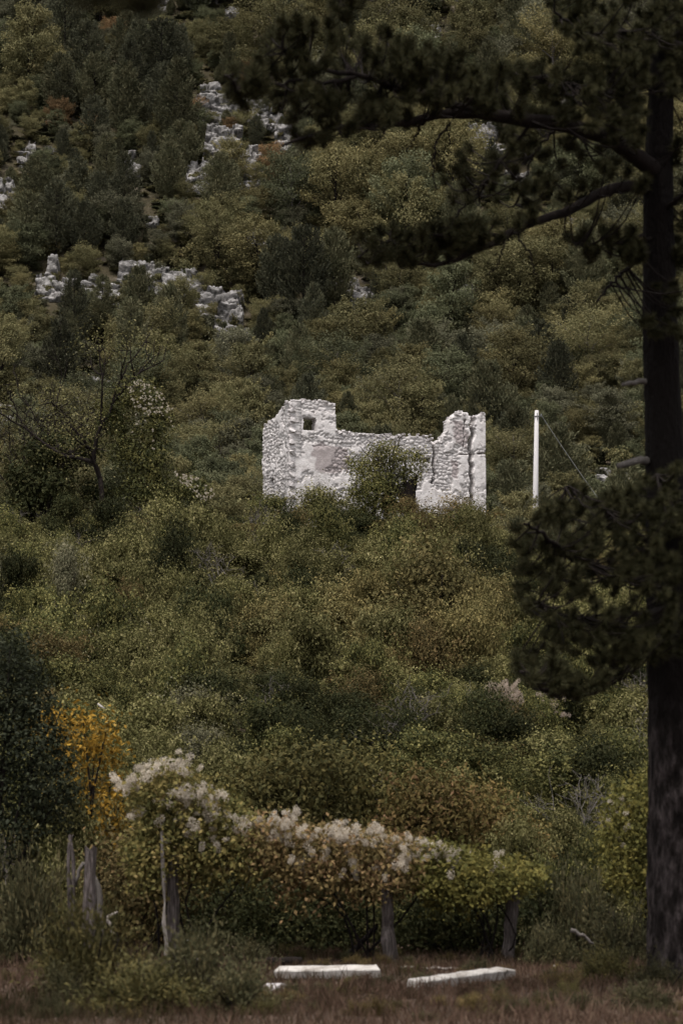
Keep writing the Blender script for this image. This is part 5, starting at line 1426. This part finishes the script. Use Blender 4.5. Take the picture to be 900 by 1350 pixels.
LIMBS = [  # control points (x, y, depth offset), base and tip width in photo pixels
    ([(866, 228, 0), (835, 205, -.5), (800, 184, -.9), (745, 165, -1.4), (690, 158, -1.9), (640, 150, -2.3), (600, 148, -2.6), (560, 155, -2.9), (505, 166, -3.2), (455, 168, -3.5), (410, 180, -3.8), (372, 192, -4.0)], 26, 3),
    ([(645, 150, -2.3), (600, 140, -2.6), (560, 128, -2.9), (520, 116, -3.2), (470, 98, -3.5), (425, 90, -3.8), (395, 76, -4.0), (372, 62, -4.2)], 12, 2.5),
    ([(470, 100, -3.5), (440, 108, -3.7), (400, 106, -3.9), (350, 112, -4.1), (322, 120, -4.3), (300, 100, -4.4)], 6, 2),
    ([(864, 250, 0), (820, 246, -.3), (785, 258, -.5), (752, 276, -.8), (715, 290, -1.1), (680, 302, -1.4), (645, 322, -1.7), (610, 340, -1.9), (570, 348, -2.1), (530, 345, -2.3), (490, 330, -2.5)], 17, 2.5),
    ([(664, 312, -1.6), (620, 306, -1.8), (570, 312, -2.0), (520, 318, -2.2), (480, 318, -2.4)], 6, 2),
    ([(700, 160, -1.9), (670, 200, -1.8), (640, 240, -1.8), (612, 272, -1.8), (590, 300, -1.8)], 5, 1.5),
    ([(740, 166, -1.4), (705, 200, -1.4), (690, 240, -1.4), (680, 270, -1.4)], 4, 1.5),
    ([(600, 150, -2.6), (580, 180, -2.6), (568, 215, -2.6), (575, 250, -2.6)], 4, 1.5),
    ([(560, 155, -2.9), (548, 180, -2.9), (536, 200, -2.9)], 4, 1.5),
    ([(872, 92, 0), (905, 66, -.3), (870, 52, -.8), (835, 42, -1.3), (790, 46, -1.8), (755, 34, -2.2), (730, 16, -2.5)], 12, 3),
    ([(872, 110, 0), (840, 112, -.6), (800, 118, -1.2), (760, 112, -1.7), (720, 100, -2.1)], 8, 2),
    ([(864, 330, 0), (835, 345, -.4), (812, 368, -.7), (786, 398, -1)], 7, 2.5),
    ([(866, 310, 0), (830, 316, -.5), (795, 324, -.9), (760, 322, -1.3)], 6, 2),
    ([(664, 318, -1.6), (655, 350, -1.6), (640, 364, -1.6)], 3, 1.2), ([(680, 306, -1.4), (700, 340, -1.4), (708, 368, -1.4)], 3, 1.2),
    ([(888, 790, 0), (850, 770, -.8), (800, 752, -1.5), (755, 735, -2.1), (715, 705, -2.6), (690, 690, -2.9)], 14, 3),
    ([(888, 830, 0), (850, 850, -.8), (825, 880, -1.4), (795, 905, -1.9), (762, 918, -2.4), (720, 910, -2.9), (685, 885, -3.3)], 11, 3),
    ([(886, 740, 0), (850, 710, -.8), (810, 680, -1.4), (770, 655, -1.9), (745, 642, -2.2)], 10, 3),
    ([(888, 800, 0), (840, 810, -1), (780, 815, -1.8), (730, 808, -2.4), (695, 790, -2.8)], 9, 3),
    ([(884, 700, 0), (905, 680, -.8), (880, 655, -1.2), (865, 625, -1.6)], 9, 3),
    ([(874, 60, 0), (920, 20, -.5), (960, -20, -1)], 9, 3), ([(868, 280, 0), (910, 250, -.5), (950, 230, -1)], 8, 3),
    ([(876, -60, 0), (800, -60, -1), (720, -40, -2), (640, -30, -2.8), (560, -25, -3.4), (480, -10, -3.9), (445, 8, -4.2)], 14, 3),
]
LP = []; LO = []
for k, (pts, w0_, w1_) in enumerate(LIMBS):
    P = curve([lc(*q) for q in pts], 26, .012)
    rad = np.linspace(w0_, w1_, 26) * s_ / 2
    LO.append(link('limb', tube_mesh('limb', [(P, rad)], 9), M['bark_dark'], pine))
    LP.append(P)
for (pts, w0_, w1_) in [([(860, 503, 0), (838, 503, -.2), (820, 507, -.4)], 9, 5), ([(862, 606, 0), (840, 608, -.2), (815, 614, -.45)], 13, 8)]:
    link('dead_stub', tube_mesh('dead_stub', [(curve([lc(*q) for q in pts], 8, .006), np.linspace(w0_, w1_, 8) * s_ / 2)], 8), M['bark_grey'], pine)

ALLP = np.concatenate(LP)
POLY = [  # where the needles gather: polygon in the photo, tufts, depth offset range
    ([(292, 92), (325, 70), (350, 92), (350, 128), (322, 140), (300, 122)], 26, (-4.5, -3.6)),
    ([(335, 60), (370, 28), (410, 16), (440, 30), (438, 80), (400, 100), (345, 108)], 44, (-4.5, -3.3)),
    ([(350, 118), (440, 110), (540, 140), (540, 162), (470, 172), (400, 188), (372, 196), (362, 150)], 66, (-4.3, -2.6)),
    ([(440, 40), (520, 40), (560, 58), (640, 78), (650, 148), (560, 148), (500, 104), (440, 88)], 104, (-3.9, -1.8)),
    ([(425, -20), (480, -20), (475, 14), (440, 18)], 14, (-4.4, -3.6)),
    ([(640, 88), (720, 80), (790, 90), (850, 70), (850, 215), (790, 182), (700, 152), (640, 150)], 135, (-2.8, .2)),
    ([(722, -10), (910, -10), (910, 130), (850, 110), (780, 80), (735, 34)], 105, (-2.6, .3)),
    ([(468, 312), (500, 300), (560, 292), (640, 290), (690, 290), (660, 318), (610, 336), (560, 346), (490, 352), (470, 335)], 72, (-2.7, -1.2)),
    ([(565, 185), (700, 170), (850, 215), (850, 245), (780, 256), (690, 292), (600, 280), (575, 240)], 60, (-2.6, 0)),
    ([(748, 306), (800, 300), (850, 300), (848, 340), (800, 340), (752, 338)], 26, (-1.4, -.3)),
    ([(672, 700), (700, 680), (720, 655), (760, 640), (800, 648), (850, 630), (905, 600), (905, 860), (850, 866), (800, 880), (760, 868), (700, 850), (684, 800), (678, 750)], 290, (-3.2, .3)),
    ([(666, 868), (700, 858), (745, 880), (800, 890), (790, 908), (735, 912), (690, 902)], 50, (-3.3, -1.6)),
    ([(845, 395), (900, 400), (900, 445), (850, 440)], 8, (-.8, -.3)), ([(880, 180), (915, 150), (915, 400), (885, 400)], 22, (-.8, .6)),
    ([(700, -160), (1040, -160), (1040, -20), (700, -20)], 90, (-2.5, 2.5)), ([(760, -480), (1000, -480), (1040, -160), (720, -160)], 110, (-2.5, 2.5)), ([(915, 0), (1080, 0), (1080, 380), (930, 380)], 60, (-2.5, 2.5)), ([(400, -60), (720, -60), (720, -20), (440, -20)], 40, (-4, -1)),
    ([(910, 600), (1050, 620), (1050, 850), (915, 850)], 50, (-2, 2))]
r = np.random.default_rng(97)
def tuft_mesh(seed, n, name):
    """bottle-brush of needles round the last stretch of a twig"""
    r = np.random.default_rng(seed)
    z = r.uniform(-.75, .2, n)
    d = np.stack([r.normal(size=n), r.normal(size=n), np.zeros(n)], 1)
    d = unit(d) * .85 + np.stack([np.zeros(n), np.zeros(n), .15 + .75 * (z + .75) / .95 + r.normal(size=n) * .3], 1)
    d = unit(d)
    P = np.stack([np.zeros(n), np.zeros(n), z], 1)
    S = unit(np.cross(d, r.normal(size=(n, 3))))
    ln = r.uniform(.6, .95, n)[:, None]
    V = np.stack([P + S * .03, P + d * ln, P - S * .03], 1).reshape(-1, 3)
    return mesh_np(name, V, np.arange(n * 3).reshape(n, 3), np.clip(.1 + .8 * r.random(n), 0, 1))
TUFT = [tuft_mesh(900 + k, 300, 'needle_tuft') for k in range(5)]
tv = [np.array([v.co[:] for v in me.vertices]) for me in TUFT]
cand_t = []; twigs = []
for poly, n, (d0, d1) in POLY:
    for x, y in in_poly(poly, n, r):
        p = lc(x, y, r.uniform(d0, d1))
        dist = np.linalg.norm((ALLP - p) * [1, .6, 1], axis=1)
        if y > 18: dist[-26:] += 5
        ia = int(np.argmin(dist + .15 * r.random(len(dist)))); a_ = ALLP[ia]; bough = LO[ia // 26]
        v = p - a_
        midp = a_ + v * .5 + np.array([0, 0, -.10 * np.linalg.norm(v)]) + r.normal(size=3) * .03
        twigs.append((curve([a_, midp, p], 6), np.linspace(.012, .005, 6)))
        dr = unit(p - midp + np.array([0, 0, .10]) + r.normal(size=3) * .08)
        vis = -20 < x < 900 and y > -5
        cand_t.append((p, dr, r.uniform(.105, .15), vis, bough))
        if vis and r.random() < .25:
            q = a_ * .3 + p * .7 + r.normal(size=3) * .05
            cand_t.append((q, unit(dr + r.normal(size=3) * .5), r.uniform(.08, .12), vis, bough))
link('twigs', tube_mesh('twigs', twigs, 4), M['bark_dark'], pine)['kind'] = 'stuff'
cand_t.sort(key=lambda q: (not q[3], -q[2] / (TD + q[0][1])))
JV = []
for k, (p, dr, s, vis, bough) in enumerate(cand_t):
    z = Vector(dr); qn = z.to_track_quat('Z', 'Y')
    if k < 300:
        ob = link('needle_tuft', TUFT[k % 5], M['pine_needle'], bough)
        ob.location = tuple(p); ob.rotation_mode = 'QUATERNION'; ob.rotation_quaternion = qn; ob.scale = (s, s, s)
    else:
        JV.append(tv[k % 5] @ np.array(qn.to_matrix()).T * s + p)
if JV:
    V = np.concatenate(JV); n = len(V) // 3
    ob = link('needles', mesh_np('needles', V, np.arange(n * 3).reshape(n, 3), np.clip(.1 + .8 * r.random(n), 0, 1)), M['pine_needle'], pine)
    ob['kind'] = 'stuff'

# a second pine, out of the frame at the left, whose near bough hangs into the top left corner
b_ = np.array([-5.2, 12.0, float(ground_z(-5.2, 12.0))])
p2 = thing('pine_tree', b_, 'blurred dark pine bough tips hanging into the top left corner', 'pine')
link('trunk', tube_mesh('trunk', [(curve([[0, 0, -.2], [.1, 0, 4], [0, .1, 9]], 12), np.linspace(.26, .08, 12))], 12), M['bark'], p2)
tipw = at(150, -14, 9.0)
lb = curve([[0.05, 0, 6.2], [1.6, -1.0, 5.6], [3.0, -2.0, 4.9], tipw - b_ + [-.25, 0, .22]], 16)
link('limb', tube_mesh('limb', [(lb, np.linspace(.07, .012, 16))], 8), M['bark_dark'], p2)
lb2 = curve([lb[12], lb[12] * .4 + (at(185, -30, 9) - b_) * .6 + [0, 0, .1], at(185, -14, 9.0) - b_], 8)
link('limb', tube_mesh('limb', [(lb2, np.linspace(.02, .008, 8))], 6), M['bark_dark'], p2)
for (x, y) in [(105, -14), (120, -6), (150, -14), (165, -10), (182, -4), (195, -2), (190, -22), (140, -28), (90, -30), (170, -30), (210, -24)]:
    p = at(x, y, 9.0 + r.uniform(-.3, .3)) - b_
    link('twig', tube_mesh('twig', [(curve([lb[-2], (lb[-2] + p) / 2 + [0, 0, .02], p], 5), np.linspace(.008, .004, 5))], 4), M['bark_dark'], p2)
    ob = link('needle_tuft', TUFT[int(x) % 5], M['pine_needle'], p2)
    ob.location = tuple(p); ob.scale = (.10, .10, .10); ob.rotation_euler = (r.uniform(1.2, 2.6), 0, r.uniform(0, 6))
r = np.random.default_rng(98)
JV = []
for k in range(260):                                                             # the rest of its crown, above the camera's view
    p = np.array([r.normal() * 1.3, r.normal() * 1.3, r.uniform(5.5, 9.5)])
    s = r.uniform(.12, .2); qn = Vector(unit(r.normal(size=3) + [0, 0, .6])).to_track_quat('Z', 'Y')
    JV.append(tv[k % 5] @ np.array(qn.to_matrix()).T * s + p)
V = np.concatenate(JV); n = len(V) // 3
link('needles', mesh_np('needles', V, np.arange(n * 3).reshape(n, 3), r.random(n)), M['pine_needle'], p2)['kind'] = 'stuff'
